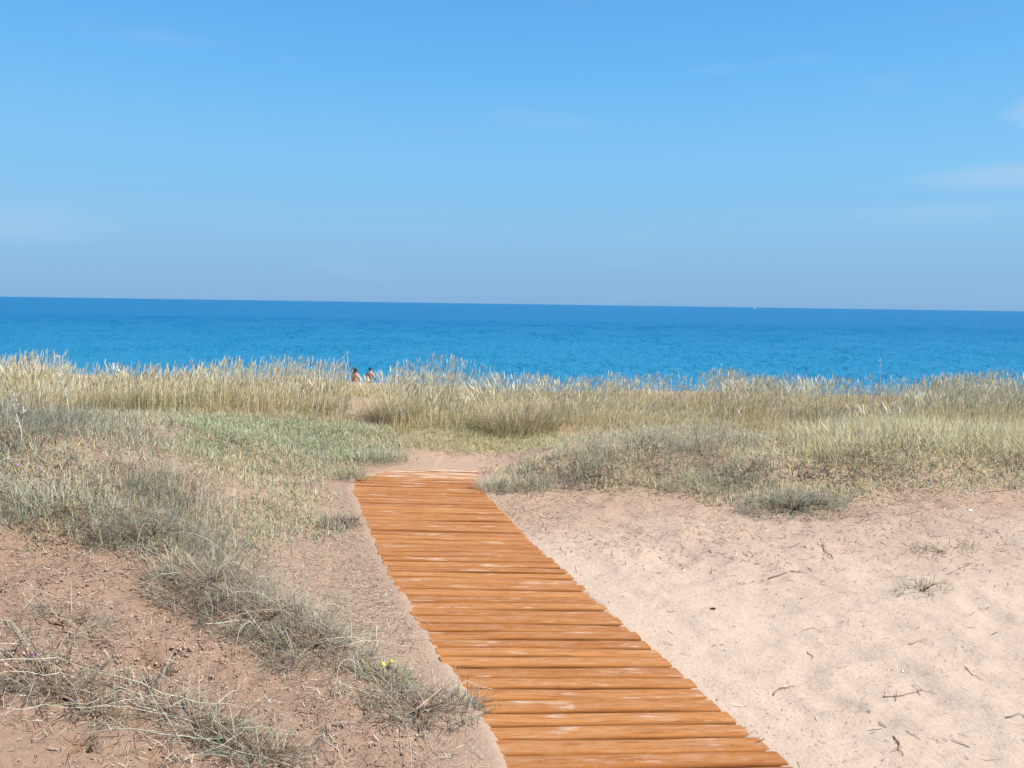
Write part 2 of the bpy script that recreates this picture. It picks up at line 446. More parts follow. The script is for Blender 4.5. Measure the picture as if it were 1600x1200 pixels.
# ------------------------------------------------------------------ ground sheet
def build_ground():
    ys = np.concatenate([np.linspace(-40, 0.2, 22), np.linspace(.4, 1.3, 18), np.geomspace(1.33, 14, 400), np.linspace(14.1, 60, 90), np.linspace(64, 140, 10)])
    q = np.linspace(-1, 1, 260)
    xs = np.sinh(q * 5.0) / math.sinh(5.0) * 200
    # denser uniform middle
    mid = np.arange(-4.0, 5.2, .0235)
    lo = xs[xs < -4.05]; hi = xs[xs > 5.25]
    xs = np.concatenate([lo[::1], mid, hi[::1]])
    X, Y = np.meshgrid(xs, ys)
    xf, yf = X.ravel(), Y.ravel()
    Z = Hd(xf, yf)
    s = ridge_s(xf, yf); dl = edge_l(yf) - xf
    n1 = fbm(xf * 1.8, yf * 1.8, 51, 4); n2 = fbm(xf * .5, yf * .5, 52, 3)
    red = sstep(.18, -.18, s + .35 * n1) * sstep(.10, .45, dl + .2 * n1)
    leftish = sstep(-.30, .05, dl + .15 * n2)
    pale = np.array([.525, .405, .312]); warm = np.array([.40, .28, .20]); redc = np.array([.34, .228, .162])
    lsand = np.array([.375, .262, .188])
    far = sstep(3.4, 6.2, yf + 1.6 * n2 + .5 * n1 - .05 * xf)
    c = pale[None] * (1 - far)[:, None] + warm[None] * far[:, None]
    c = c * (1 - leftish)[:, None] + lsand[None] * leftish[:, None]
    c = c * (1 - red)[:, None] + redc[None] * red[:, None]
    dune = sstep(8.2, 10.0, yf)
    c = c * (1 - dune[:, None]) + np.array([.36, .265, .19]) * dune[:, None]
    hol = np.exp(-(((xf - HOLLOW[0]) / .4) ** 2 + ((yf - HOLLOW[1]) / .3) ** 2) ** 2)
    c = c * (1 - hol[:, None]) + np.array([.22, .10, .06]) * hol[:, None]  # darker red soil tint, with the hollow's shading put into the colour
    wet = sstep(46, 49.5, yf)
    c = c * (1 - .5 * wet[:, None])
    ny, nx = X.shape
    i = (np.arange(ny - 1)[:, None] * nx + np.arange(nx - 1)[None]).ravel()
    quads = np.stack([i, i + 1, i + nx + 1, i + nx], 1)
    me = mesh_np('sand_ground', np.stack([xf, yf, Z], 1), quads, None, c)
    at = me.attributes.new('crumble', 'FLOAT', 'POINT'); at.data.foreach_set('value', np.clip(red + .5 * leftish, 0, 1).astype(np.float32))
    o = add('sand_ground', me, M_SAND); tag(o, kind='structure')
    print('ground quads', len(quads))
build_ground()

# ------------------------------------------------------------------ sea
SEA_Z = -4.10
def build_sea():
    ys = np.concatenate([np.geomspace(46, 300, 400), np.geomspace(302, 25000, 60)])
    ph = np.linspace(-1, 1, 240); tn = np.sinh(ph * 1.9) / math.sinh(1.9) * 2.4
    Y, T = np.meshgrid(ys, tn, indexing='ij')
    X = T * Y
    xf, yf = X.ravel(), Y.ravel()
    amp = sstep(47, 66, yf) * (1 - sstep(230, 300, yf))
    z = np.zeros_like(xf)
    wr = np.random.default_rng(5)
    for k in range(30):
        lam = 1.2 * 2.6 ** wr.uniform(0, 1); th = wr.normal(0, .8) + .08
        a = .012 * lam ** .85
        kx, ky = math.sin(th) * 2 * math.pi / lam, math.cos(th) * 2 * math.pi / lam
        z += a * np.sin(kx * xf + ky * yf + wr.uniform(0, 6.28) + 1.2 * fbm(xf * .05, yf * .05, 60 + k, 2))
    gust = .45 + 1.5 * np.clip(fbm(xf * .16, yf * .10, 77, 3) + .2, 0, 1)
    z = z * gust
    z = np.where(z > 0, z * 1.25, z * .8)
    Z = SEA_Z + amp * z
    ny, nx = X.shape
    i = (np.arange(ny - 1)[:, None] * nx + np.arange(nx - 1)[None]).ravel()
    quads = np.stack([i, i + 1, i + nx + 1, i + nx], 1)
    o = add('sea', mesh_np('sea', np.stack([xf, yf, Z], 1), quads), M_SEA)
    tag(o, kind='structure')
build_sea()

# ------------------------------------------------------------------ boardwalk
def plank_mesh(length, width, thick, seed, sl=0, sr=0, nx=9):
    pr = np.random.default_rng(seed)
    cup = pr.uniform(-.02, .05)                   # flat sawn board with worn, rounded arrises
    prof = [(-.485, -1), (-.5, -.45), (-.495, -.26), (-.475, -.13), (-.43, -.05), (-.36, -.012), (-.15, cup), (0, cup * .6), (.2, cup), (.425, -.012), (.47, -.065), (.492, -.17), (.5, -.34), (.485, -1)]
    prof = [(a * width, b * thick) for a, b in prof]
    m = len(prof)
    v = []
    bow = pr.normal(0, .0022); ph = pr.uniform(0, 6)
    for i in range(nx):
        t = i / (nx - 1); x = (t - .5) * length
        wob = 1 + .035 * math.sin(ph + 3 * t) + pr.normal(0, .010)
        dz = .0025 * math.sin(ph * 2 + 4 * t) + pr.normal(0, .0007)
        dy = bow * math.cos(3.1 * (t - .5)) + pr.normal(0, .0007)
        endr = .985 if i in (0, nx - 1) else 1.0
        for (py, pz) in prof:
            v.append((x + py * (sl * (1 - t) + sr * t), py * wob * endr + dy, (pz + .5 * thick) * endr - .5 * thick + dz))
    quads = [(i * m + k, i * m + k + 1, (i + 1) * m + k + 1, (i + 1) * m + k) for i in range(nx - 1) for k in range(m - 1)]
    quads += [(i * m + m - 1, i * m, (i + 1) * m, (i + 1) * m + m - 1) for i in range(nx - 1)]
    for i in (0, nx - 1):                         # end grain faces with their own vertices, so the ends stay crisp
        b = len(v); ring = v[i * m:(i + 1) * m]; v += ring; v.append(tuple(np.mean(ring, 0)))
        ends = [(b + m, b + (k + 1) % m, b + k) if i == 0 else (b + m, b + k, b + (k + 1) % m) for k in range(m)]
        tris = ends if i == 0 else tris + ends
    me = mesh_np('plank', v, np.array(quads), np.array(tris))
    me.update()
    return me

def build_boardwalk():
    root = empty('boardwalk', (0.4, 3.0, 0), 'curving boardwalk of orange-brown planks laid across the sand towards the sea', 'boardwalk')
    off = Vector(root.location)
    ang_y = [1.0, 2.8, 3.4, 4.5, 6.0, 6.8, 7.2, 7.7]; ang = [2.6, 2.6, .7, 0, -1.2, -3.2, -6, -11]
    y = 0.55; i = 0
    pr = np.random.default_rng(3)
    while y < PEND + .01:
        a = R(float(np.interp(y, ang_y, ang))) + pr.normal(0, .0045)
        w = pr.uniform(.075, .088)
        yl = y; yr = y
        for _ in range(4):
            xl, xr = float(edge_l(yl)), float(edge_r(yr))
            L = (xr - xl)
            cxm = (xl + xr) / 2
            yl = y - L / 2 * math.tan(a); yr = y + L / 2 * math.tan(a)
        if yl > PEND: xl = float(edge_l(PEND)) 
        L = (xr - xl) / math.cos(a) + pr.normal(0, .005)
        e_ = .06
        sl = float(edge_l(yl + e_) - edge_l(yl - e_)) / (2 * e_) + math.tan(a); sr = float(edge_r(yr + e_) - edge_r(yr - e_)) / (2 * e_) + math.tan(a)
        me = plank_mesh(L, w, .040, 100 + i, .8 * max(-.6, min(.6, sl)), .8 * max(-.6, min(.6, sr)))
        o = add('plank', me, M_WOOD, root)
        o.location = Vector((cxm + pr.normal(0, .004), y, PT + pr.normal(0, .0018))) - off
        o.rotation_euler = (pr.normal(.012, .014), pr.normal(0, .0022), a)
        cover = float(np.interp(y, [1, 6.2, 6.7, 6.95, 7.1, 7.3], [0, 0.03, .09, .13, .19, .27]))
        o['sand_cover'] = cover + (pr.uniform(.03, .09) if pr.uniform() < .15 else 0)
        y += w + pr.uniform(.010, .015); i += 1
    # bearers under the planks
    for f in (.22, .78):
        v = []; n = 24; yy = np.linspace(.55, PEND - .1, n)
        for t in yy:
            x = float(edge_l(t) * (1 - f) + edge_r(t) * f)
            for (dx, dz) in ((-.03, -.0), (.03, 0), (.03, -.06), (-.03, -.06)):
                v.append((x + dx - off.x, t - off.y, PT - .042 + dz))
        q = [(i_ * 4 + k, i_ * 4 + (k + 1) % 4, i_ * 4 + 4 + (k + 1) % 4, i_ * 4 + 4 + k) for i_ in range(n - 1) for k in range(4)]
        q += [(3, 2, 1, 0), (4 * n - 4, 4 * n - 3, 4 * n - 2, 4 * n - 1)]
        add('bearer', mesh_np('bearer', v, np.array(q), smooth=False), M_WOOD, root)
    print('planks', i)
build_boardwalk()

# ------------------------------------------------------------------ plant strands
BLADE = lambda n: np.power(1 - np.arange(n) / n, .55)
PLUME = {4: np.array([.25, .9, 1.0, .6]), 3: np.array([.3, 1.0, .7])}
class Strands:
    """collects tapered curved ribbons (blades, stems, spikes) as one mesh"""
    def __init__(s): s.v = []; s.q = []; s.t = []; s.c = []; s.nv = 0
    def add(s, base, az, L, lean, curl, w, nseg, col0, col1, prof=None, twist=None, rise=None):
        n = len(base)
        if n == 0: return None
        prof = BLADE(nseg) if prof is None else prof
        az = np.broadcast_to(az, n); L = np.broadcast_to(L, n); lean = np.broadcast_to(lean, n); curl = np.broadcast_to(curl, n); w = np.broadcast_to(w, n)
        col0 = np.broadcast_to(col0, (n, 3)); col1 = np.broadcast_to(col1, (n, 3))
        d = np.stack([np.cos(az), np.sin(az), np.zeros(n)], 1)
        tw = rng.uniform(0, math.pi, n) if twist is None else np.broadcast_to(twist, n)
        side = np.stack([-np.sin(az + (tw - 1.57) * .6), np.cos(az + (tw - 1.57) * .6), np.zeros(n)], 1)
        p = np.array(base, float).copy()
        k = 2 * nseg + 1
        V = np.empty((n, k, 3)); C = np.empty((n, k, 3))
        for j in range(nseg):
            t = j / nseg
            V[:, 2 * j] = p - side * (w * prof[j] * .5)[:, None]
            V[:, 2 * j + 1] = p + side * (w * prof[j] * .5)[:, None]
            C[:, 2 * j] = C[:, 2 * j + 1] = col0 * (1 - t) + col1 * t
            th = lean + curl * (t + .5 / nseg)
            p = p + (L / nseg)[:, None] * (np.sin(th)[:, None] * d + np.cos(th)[:, None] * np.array([0, 0, 1.0]))
        V[:, -1] = p; C[:, -1] = col1
        idx = s.nv + np.arange(n)[:, None] * k
        for j in range(nseg - 1):
            s.q.append(np.concatenate([idx + 2 * j, idx + 2 * j + 1, idx + 2 * j + 3, idx + 2 * j + 2], 1))
        s.t.append(np.concatenate([idx + 2 * nseg - 2, idx + 2 * nseg - 1, idx + 2 * nseg], 1))
        s.v.append(V.reshape(-1, 3)); s.c.append(C.reshape(-1, 3)); s.nv += n * k
        th = lean + curl
        return p, th, az
    def mesh(s, name, origin=(0, 0, 0)):
        v = np.concatenate(s.v) - np.array(origin)
        return mesh_np(name, v, np.concatenate(s.q) if s.q else None, np.concatenate(s.t), np.concatenate(s.c))
def jitter(col, n, amt=.16, hue=.05):
    c = np.array(col)[None] * (1 + rng.normal(0, amt, (n, 1))) * (1 + rng.normal(0, hue, (n, 3)))
    return np.clip(c, .012, .9)
def pick(cols, wts, n, amt=.14):
    i = rng.choice(len(cols), n, p=np.array(wts) / sum(wts))
    return np.clip(np.array(cols)[i] * (1 + rng.normal(0, amt, (n, 1))) * (1 + rng.normal(0, .04, (n, 3))), .012, .9)

STRAW = (.62, .50, .255); PALE = (.70, .62, .43); GOLD = (.58, .41, .16); OLIVE = (.37, .36, .15); GREEN = (.27, .31, .14)
GREYG = (.37, .365, .255); SILVER = (.50, .475, .375); MINT = (.39, .455, .285); BROWN = (.20, .125, .08); DARK = (.10, .06, .045); BUFF = (.49, .39, .275)
WIND = 0.25      # heads nod a little to the right

# ---- tall dune grass
def tall_grass(S, P, x, y, hs, dry, n_seed=.16):
    """blades and flowering culms rooted at x, y; hs height scale; dry 0..1"""
    n = len(x)
    z = H(x, y) - .02
    base = np.stack([x, y, z], 1)
    az = np.where(rng.uniform(0, 1, n) < .45, rng.normal(0, .8, n), rng.uniform(0, 2 * math.pi, n))
    L = hs * rng.uniform(.30, .95, n)
    lean = np.abs(rng.normal(0.05, .22, n)); curl = np.abs(rng.normal(.40, .38, n))
    m = rng.uniform(0, 1, n) < dry
    c1 = np.where(m[:, None], pick([STRAW, PALE, GOLD], [5, 2.5, 1.4], n), pick([OLIVE, GREEN, GREYG, STRAW], [3, 2, 2, 2], n))
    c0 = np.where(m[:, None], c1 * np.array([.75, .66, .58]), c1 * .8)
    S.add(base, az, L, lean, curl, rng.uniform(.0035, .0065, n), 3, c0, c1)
    k = int(n * n_seed)
    if k:
        i = rng.choice(n, k, replace=False, p=(hs ** 2) / (hs ** 2).sum())
        bs = base[i]; az2 = rng.normal(0, .9, k)
        L2 = hs[i] * rng.uniform(.55, 1.25, k)
        cs = pick([PALE, STRAW], [3, 2], k)
        lean2 = np.abs(rng.normal(.04, .09, k)); curl2 = np.abs(rng.normal(.10, .14, k))
        e = S.add(bs, az2, L2, lean2, curl2, .0042, 4, cs * .8, cs, prof=np.array([1, .9, .8, .7]))
        tip, th, azp = e
        # the flowering spike starts a little below the tip of its culm
        for tw in (0.2, 1.75):
            st = tip - .02 * np.stack([np.cos(azp) * np.sin(th), np.sin(azp) * np.sin(th), np.cos(th)], 1)
            P.add(st, azp, rng.uniform(.08, .15, k), th, np.abs(rng.normal(.25, .25, k)), rng.uniform(.007, .012, k), 4,
                  cs * .95, np.clip(pick([PALE, (.74, .66, .50)], [1, 1], k), 0, .9), prof=PLUME[4], twist=tw)

def in_poly(x, y, poly):
    ins = np.zeros(len(x), bool); n = len(poly)
    for i in range(n):
        x1, y1 = poly[i]; x2, y2 = poly[(i + 1) % n]
        cnd = ((y1 > y) != (y2 > y)) & (x < (x2 - x1) * (y - y1) / (y2 - y1 + 1e-12) + x1)
        ins ^= cnd
    return ins
def scatter(poly, dens, fn=None):
    """random points in a ground polygon, thinned by fn"""
    p = np.array(poly); lo, hi = p.min(0), p.max(0)
    n = int(dens * (hi[0] - lo[0]) * (hi[1] - lo[1]))
    x = rng.uniform(lo[0], hi[0], n); y = rng.uniform(lo[1], hi[1], n)
    k = in_poly(x, y, poly)
    x, y = x[k], y[k]
    if fn is not None:
        k = rng.uniform(0, 1, len(x)) < fn(x, y)
        x, y = x[k], y[k]
    return x, y
def dist_poly(x, y, poly):
    d = np.full(len(x), 1e9); n = len(poly)
    for i in range(n):
        ax, ay = poly[i]; bx, by = poly[(i + 1) % n]
        t = np.clip(((x - ax) * (bx - ax) + (y - ay) * (by - ay)) / ((bx - ax) ** 2 + (by - ay) ** 2 + 1e-9), 0, 1)
        d = np.minimum(d, np.hypot(x - ax - t * (bx - ax), y - ay - t * (by - ay)))
    return d
def gpoly(px): return [hit(u, v)[:2] for u, v in px]

# band of tall grass along the crest; clumpy, with a gap where the path goes through
BAND = [(-9.0, 8.8), (-7.0, 8.7), (-4.5, 9.0), (-2.6, 9.2), (-1.75, 9.3), (-.9, 9.5), (.1, 9.3), (.9, 9.5), (1.7, 10.0), (2.5, 9.9),
        (3.6, 9.6), (5.0, 9.0), (7.0, 8.5), (9.2, 8.2), (10.8, 13.2), (6, 13.4), (1, 13.6), (-3, 13.2), (-10.2, 12.6)]
def clump(x, y):
    c = fbm(x * 1.1, y * 1.1, 91, 3)
    return np.clip(.75 + 1.4 * c, .08, 1)
def band_grass():
    S = Strands(); P = Strands()
    x, y = scatter(BAND, 1600, clump)
    hs = .47 * (1 + 1.1 * fbm(x * .9, y * .9, 92, 2)) * np.interp(x, [-9, -4, -2, 0, 2, 6, 11], [.58, .58, .66, .78, .66, .72, .68])
    # the grass keeps low where the bathers can be seen
    dry = np.clip(.68 + 1.4 * fbm(x * .45, y * .45, 93, 2) + np.interp(x, [-9, -4, 0, 2, 6], [.22, .04, .04, .14, .26]), .12, .96)
    gap = sstep(.034, .018, np.abs(x / np.maximum(y, 1) + .186))
    hs = hs * (1 - .60 * gap)
    tall_grass(S, P, x, y, hs, dry, .17)
    o = add('dune_grass', S.mesh('dune_grass'), M_LEAF); tag(o, 'dense band of tall dry dune grass along the crest before the sea', 'grass', kind='stuff')
    o2 = add('grass_seed_heads', P.mesh('grass_seed_heads'), M_LEAF); tag(o2, 'pale feathery seed heads above the dune grass band', 'seed heads', kind='stuff')
    print('band blades', len(x))
band_grass()

# ---- distinct tussocks
def tussock(u, v, rad, hgt, n, dry, label, spread=.30, seed=.14, brown=.25, group='tall grass tussocks on the dune crest'):
    gx, gy, gz = hit(u, v)
    gy += rad * .5; hgt *= .60; n = int(n * .55); rad *= 1.25
    gz = float(H(gx, gy))
    root = empty('grass_tussock', (gx, gy, gz), label, 'tussock', group)
    S = Strands(); P = Strands(); B = Strands()
    r = rad * np.sqrt(rng.uniform(0, 1, n)) * .55; a = rng.uniform(0, 2 * math.pi, n)
    x, y = gx + r * np.cos(a), gy + r * np.sin(a)
    base = np.stack([x, y, H(x, y) - .02], 1)
    L = hgt * rng.uniform(.35, 1.0, n)
    az = a + rng.normal(0, .5, n)
    lean = spread * (r / (rad * .55)) + np.abs(rng.normal(0, .12, n)); curl = np.abs(rng.normal(.5, .35, n))
    m = rng.uniform(0, 1, n) < dry
    c1 = np.where(m[:, None], pick([STRAW, PALE, GOLD], [5, 2.5, 1], n), pick([OLIVE, GREEN, GREYG], [3, 2, 2], n))
    bm = rng.uniform(0, 1, (n, 1)) < brown * 2
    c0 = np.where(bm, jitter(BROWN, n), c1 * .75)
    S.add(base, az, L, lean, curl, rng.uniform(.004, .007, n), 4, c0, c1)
    o = gz, (gx, gy, gz)
    tag(add('foliage', S.mesh('foliage', o[1]), M_LEAF, root), kind='stuff')
    k = int(n * seed)
    if k:
        i = rng.choice(n, k, replace=False); cs = pick([PALE, STRAW], [3, 2], k)
        tip, th, azp = B.add(base[i], az[i], hgt * rng.uniform(.8, 1.12, k), lean[i] * .7, np.abs(rng.normal(.1, .12, k)), .0045, 4, cs * .75, cs, prof=np.array([1, .9, .8, .7]))
        for tw in (.2, 1.75):
            P.add(tip, azp, rng.uniform(.08, .14, k), th, np.abs(rng.normal(.25, .2, k)), rng.uniform(.007, .013, k), 4, cs, jitter((.74, .66, .50), k, .1), prof=PLUME[4], twist=tw)
        tag(add('stems', B.mesh('stems', o[1]), M_LEAF, root), kind='stuff'); tag(add('seed_heads', P.mesh('seed_heads', o[1]), M_LEAF, root), kind='stuff')
    return root

TUSS = [
 (612, 664, .36, .92, 1000, .62, 'upright brown-based grass tussock standing just right of the bathers', .5, .16, .6),
 (690, 642, .38, .80, 1100, .25, 'dark green shaded tussock behind the sandy gap in the grass', .40, .10, .4),
 (812, 682, .62, 1.0, 1700, .60, 'largest spreading tussock right above the far end of the boardwalk', .65, .14, .4),
 (872, 664, .38, .85, 1100, .45, 'drooping tussock with a dark brown foot right of the largest tussock', .55, .12, .7),
 (760, 668, .30, .66, 600, .50, 'slim pale tussock at the left side of the largest tussock', .40, .16, .3),
 (500, 650, .40, .60, 700, .50, 'olive tussock left of the bathers', .40, .14, .3),
 (1035, 640, .34, .46, 650, .80, 'golden yellow low clump in the middle of the right-hand grass', .45, .05, .3),
 (1395, 682, .40, .52, 800, .35, 'grey-green tussock overhanging a dark reddish hollow', .55, .08, .6),
 (1490, 672, .42, .60, 800, .40, 'greenest tussock of the right-hand grass, right of the dark hollow', .42, .10, .3),
 (1290, 660, .42, .80, 1000, .85, 'tall straw-coloured tussock with nodding heads, left of the dark hollow', .34, .20, .2),
 (1180, 650, .36, .72, 800, .80, 'tall straw tussock where the right-hand grass starts to rise', .34, .22, .2),
 (40, 638, .50, .78, 1100, .92, 'bright yellow straw tussock at the left border of the photo', .34, .18, .2),
 (190, 640, .45, .74, 900, .75, 'straw tussock behind the tall dry weed on the left', .36, .20, .2),
 (330, 640, .42, .62, 800, .60, 'yellow-green tussock behind the mint-green patch on the left', .40, .16, .3),
 (1330, 735, .40, .40, 600, .92, 'dry bleached tussock in front of the dark hollow, at the sand edge', .50, .06, .2),
 (1580, 650, .40, .66, 700, .70, 'pale tussock at the right border of the photo', .36, .18, .2),
]
for a in TUSS:
    tussock(*a)

# ---- low ground cover (creeping grey-green and dry litter), read as a mass
def cover(name, label, cat, poly, dens, fn, cols, wts, hmax, lmin, lmax, wid, nseg=2, lean=(1.1, .5), curl=1.5, dark=.10):
    S = Strands()
    x, y = scatter(poly, dens, fn)
    e = dist_poly(x, y, poly) + .30 * fbm(x * 2.3, y * 2.3, 113, 4)
    hol = ((x - HOLLOW[0]) / .42) ** 2 + ((y - HOLLOW[1] - .08) / .26) ** 2
    k = (rng.uniform(0, 1, len(x)) < sstep(-.02, .42, e)) & (hol > .9)
    x, y = x[k], y[k]
    n = len(x)
    z = H(x, y)
    up = hmax * rng.uniform(0, 1, n) ** 1.6 * np.clip(.6 + 1.6 * fbm(x * 1.6, y * 1.6, 111, 3), .15, 1.4)
    base = np.stack([x, y, z + up * .8 - .004], 1)
    c = np.clip(pick(cols, wts, n) * np.array([1.13, 1.16, 1.10]), 0, .85)
    dk = rng.uniform(0, 1, (n, 1)) < dark
    c = np.where(dk, jitter(BROWN, n, .2), c)
    S.add(base, rng.uniform(0, 2 * math.pi, n), rng.uniform(lmin, lmax, n), np.abs(rng.normal(lean[0], lean[1], n)), rng.normal(.5, curl, n), rng.uniform(*wid, n), nseg, c * .72, np.clip(c * 1.14, 0, .85))  # strands coloured darker below and paler at the tip, as painted shade contrast
    o = add(name, S.mesh(name), M_LEAF); tag(o, label, cat, kind='stuff')
    print(name, n)
def thin(seed, lo, hi, sc=1.2):
    return lambda x, y: sstep(lo, hi, fbm(x * sc, y * sc, seed, 4))
def offpath(x, y):
    dl = edge_l(y) - x; dr = x - edge_r(y)
    return (np.where(y < PEND + .1, np.maximum(dl, dr), 1) > .04)

LEFT = gpoly([(-420, 628), (0, 630), (250, 630), (420, 630), (560, 645), (660, 690), (660, 722), (610, 732), (545, 760), (545, 830), (500, 860), (420, 880), (270, 890), (100, 866), (-420, 866)])
cover('creeping_ground_cover', 'grey-green and straw-coloured low growth covering the left dune', 'ground cover', LEFT, 5000,
      lambda x, y: np.clip(.86 + 1.3 * fbm(x * .9, y * .9, 121, 4), .06, 1) * offpath(x, y), [GREYG, BUFF, SILVER, STRAW, MINT], [3.2, 2.6, 3.0, 2.2, 1.2], .09, .03, .10, (.004, .009), dark=.10)
MINTP = gpoly([(235, 655), (420, 640), (575, 662), (650, 690), (560, 722), (430, 716), (330, 724), (260, 700)])
cover('green_ground_cover', 'mint-green patch of low leaves left of the boardwalk end', 'ground cover', MINTP, 4200,
      lambda x, y: np.clip(.7 + 1.3 * fbm(x * .8, y * .8, 131, 3), .05, 1), [MINT, GREEN, GREYG, STRAW], [5, 1.6, 2, .6], .13, .03, .09, (.004, .009), dark=.06)
RIGHT = gpoly([(850, 700), (900, 668), (960, 632), (1100, 630), (1250, 636), (1620, 640), (1740, 645), (1740, 785), (1600, 785), (1420, 790), (1300, 805), (1200, 800), (1100, 795), (1000, 780), (880, 772), (800, 775), (742, 768), (745, 740)])
cover('grey_ground_cover', 'grey-green wiry low growth on the dune right of the boardwalk', 'ground cover', RIGHT, 4400,
      lambda x, y: np.clip(.86 + 1.3 * fbm(x * .9, y * .9, 141, 4), .05, 1) * offpath(x, y), [GREYG, SILVER, BUFF, STRAW, MINT], [3.0, 3.0, 2.2, 3.4, 1.0], .12, .03, .10, (.004, .009), dark=.08)
DRYR = gpoly([(1180, 690), (1300, 660), (1620, 668), (1740, 680), (1740, 750), (1600, 752), (1420, 758), (1320, 762), (1240, 750)])
cover('dry_grass_cover', 'bleached dry grass in front of the right-hand tussocks', 'grass', DRYR, 2600,
      lambda x, y: np.clip(.5 + 1.5 * fbm(x * .9, y * .9, 151, 3), .05, 1), [STRAW, PALE, BUFF, GREYG], [4, 2.5, 2, 1], .05, .10, .28, (.003, .006), 3, (.35, .3), .5, dark=.05)
GAPP = gpoly([(560, 690), (600, 655), (700, 640), (800, 650), (900, 670), (900, 715), (760, 712), (660, 712)])
cover('sparse_green_cover', 'thin yellow-green growth on the sand behind the boardwalk end', 'ground cover', GAPP, 6500,
      lambda x, y: np.clip(.75 + 1.5 * fbm(x * .9, y * .9, 161, 3), .05, 1), [STRAW, OLIVE, GREYG], [3, 2, 2], .05, .03, .1, (.003, .006), dark=.05)

# thin litter of dead stems on the sand
def litter(name, label, poly, dens, fn, cols, wts, lmin, lmax, wid):
    S = Strands()
    x, y = scatter(poly, dens, fn)
    n = len(x); z = Hd(x, y) + .003
    c = pick(cols, wts, n, .25)
    S.add(np.stack([x, y, z], 1), rng.uniform(0, 6.283, n), rng.uniform(lmin, lmax, n) * rng.uniform(.3, 1, n), np.clip(rng.normal(1.46, .10, n), 1.2, 1.62), rng.normal(0, .18, n), rng.uniform(*wid, n), 2, c, c, prof=np.array([.85, 1]))
    o = add(name, S.mesh(name), M_STEM); tag(o, label, 'plant litter', kind='stuff'); print(name, n)
LIT_R = gpoly([(745, 760), (830, 720), (900, 742), (1000, 752), (1100, 770), (1300, 785), (1600, 762), (1900, 760), (2000, 1230), (1250, 1230), (840, 850)])
def lit_r(x, y):
    d = y - 6.6 + .25 * fbm(x * .7, y * .7, 171, 3) * 6
    near = sstep(3.2, 7.0, y + 2.4 * fbm(x * .8, y * .8, 172, 3))
    return np.clip(.025 + .75 * near ** 1.6, 0, 1)
litter('plant_litter', 'scattered dead stems and dark plant bits on the pale sand right of the boardwalk', LIT_R, 1700, lit_r, [BROWN, DARK, BUFF, GREYG], [3, 2.2, 2, 1.2], .02, .10, (.0025, .0055))
LIT_L = gpoly([(-200, 690), (300, 690), (540, 720), (600, 900), (700, 1080), (775, 1215), (500, 1260), (-300, 1260)])
litter('dead_stem_litter', 'fine dead stems strewn over the sandy soil left of the boardwalk', LIT_L, 4600, lambda x, y: np.clip(.42 + 1.4 * fbm(x * 1.2, y * 1.2, 181, 4) + .35 * sstep(-.1, .3, ridge_s(x, y)), .04, 1) * offpath(x, y), [BUFF, BROWN, GREYG, SILVER, DARK], [3, 3, 2, 1.2, 1.6], .015, .075, (.0015, .0035))

# ---- crumbly clods of the red soil
litter('fine_plant_bits', 'tiny dark plant bits and specks strewn over the pale sand right of the boardwalk', LIT_R, 900, lambda x, y: np.clip(.45 + 1.6 * fbm(x * 1.1, y * 1.1, 175, 4), .04, 1), [BROWN, DARK, (.30, .21, .15)], [3, 2, 2], .006, .022, (.0015, .0035))
END = gpoly([(560, 740), (650, 690), (870, 700), (850, 735), (760, 745), (700, 728), (620, 728)])
litter('sand_litter', 'dark plant bits on the sand behind the boardwalk end', END, 500, lambda x, y: np.clip(.5 + 1.6 * fbm(x * 1.1, y * 1.1, 176, 4), .04, 1) * offpath(x, y), [BROWN, DARK, BUFF], [3, 2, 2], .03, .12, (.004, .009))

def clods():
    iv = np.array([(1, 0, 0), (0, 1, 0), (-1, 0, 0), (0, -1, 0), (0, 0, 1), (0, 0, -1)], float)
    it = np.array([(0, 1, 4), (1, 2, 4), (2, 3, 4), (3, 0, 4), (1, 0, 5), (2, 1, 5), (3, 2, 5), (0, 3, 5)])
    poly = gpoly([(-200, 830), (120, 850), (240, 890), (340, 970), (470, 1050), (640, 1130), (735, 1215), (700, 1290), (-300, 1290)])
    x, y = scatter(poly, 9500, lambda x, y: np.clip(.5 + 1.9 * fbm(x * 2.2, y * 2.2, 191, 3), .03, 1))
    n = len(x)
    az_ = rng.uniform(0, 6.28, n); r = (.0016 + .0062 * rng.uniform(0, 1, n) ** 3.2) * np.clip(.8 + 1.2 * fbm(x * 3, y * 3, 195, 2), .5, 1.5)
    V = iv[None] * r[:, None, None] * rng.uniform(.5, 1.4, (n, 6, 1)) * np.array([1.2, 1.2, 1.0])[None, None]
    V = np.stack([V[..., 0] * np.cos(az_)[:, None] - V[..., 1] * np.sin(az_)[:, None], V[..., 0] * np.sin(az_)[:, None] + V[..., 1] * np.cos(az_)[:, None], V[..., 2]], 2)
    V = V + np.stack([x, y, Hd(x, y) + r * .15], 1)[:, None]
    T = (np.arange(n)[:, None, None] * 6 + it[None]).reshape(-1, 3)
    c = np.repeat(pick([(.32, .213, .152), (.355, .245, .178), (.26, .165, .118), (.40, .295, .22)], [4, 3, 2, 1], n), 6, 0)
    o = add('soil_clods', mesh_np('soil_clods', V.reshape(-1, 3), None, T, c, True), M_STEM)
    tag(o, 'crumbly reddish-brown soil clods on the left slope', 'soil', kind='stuff'); print('clods', n)
clods()

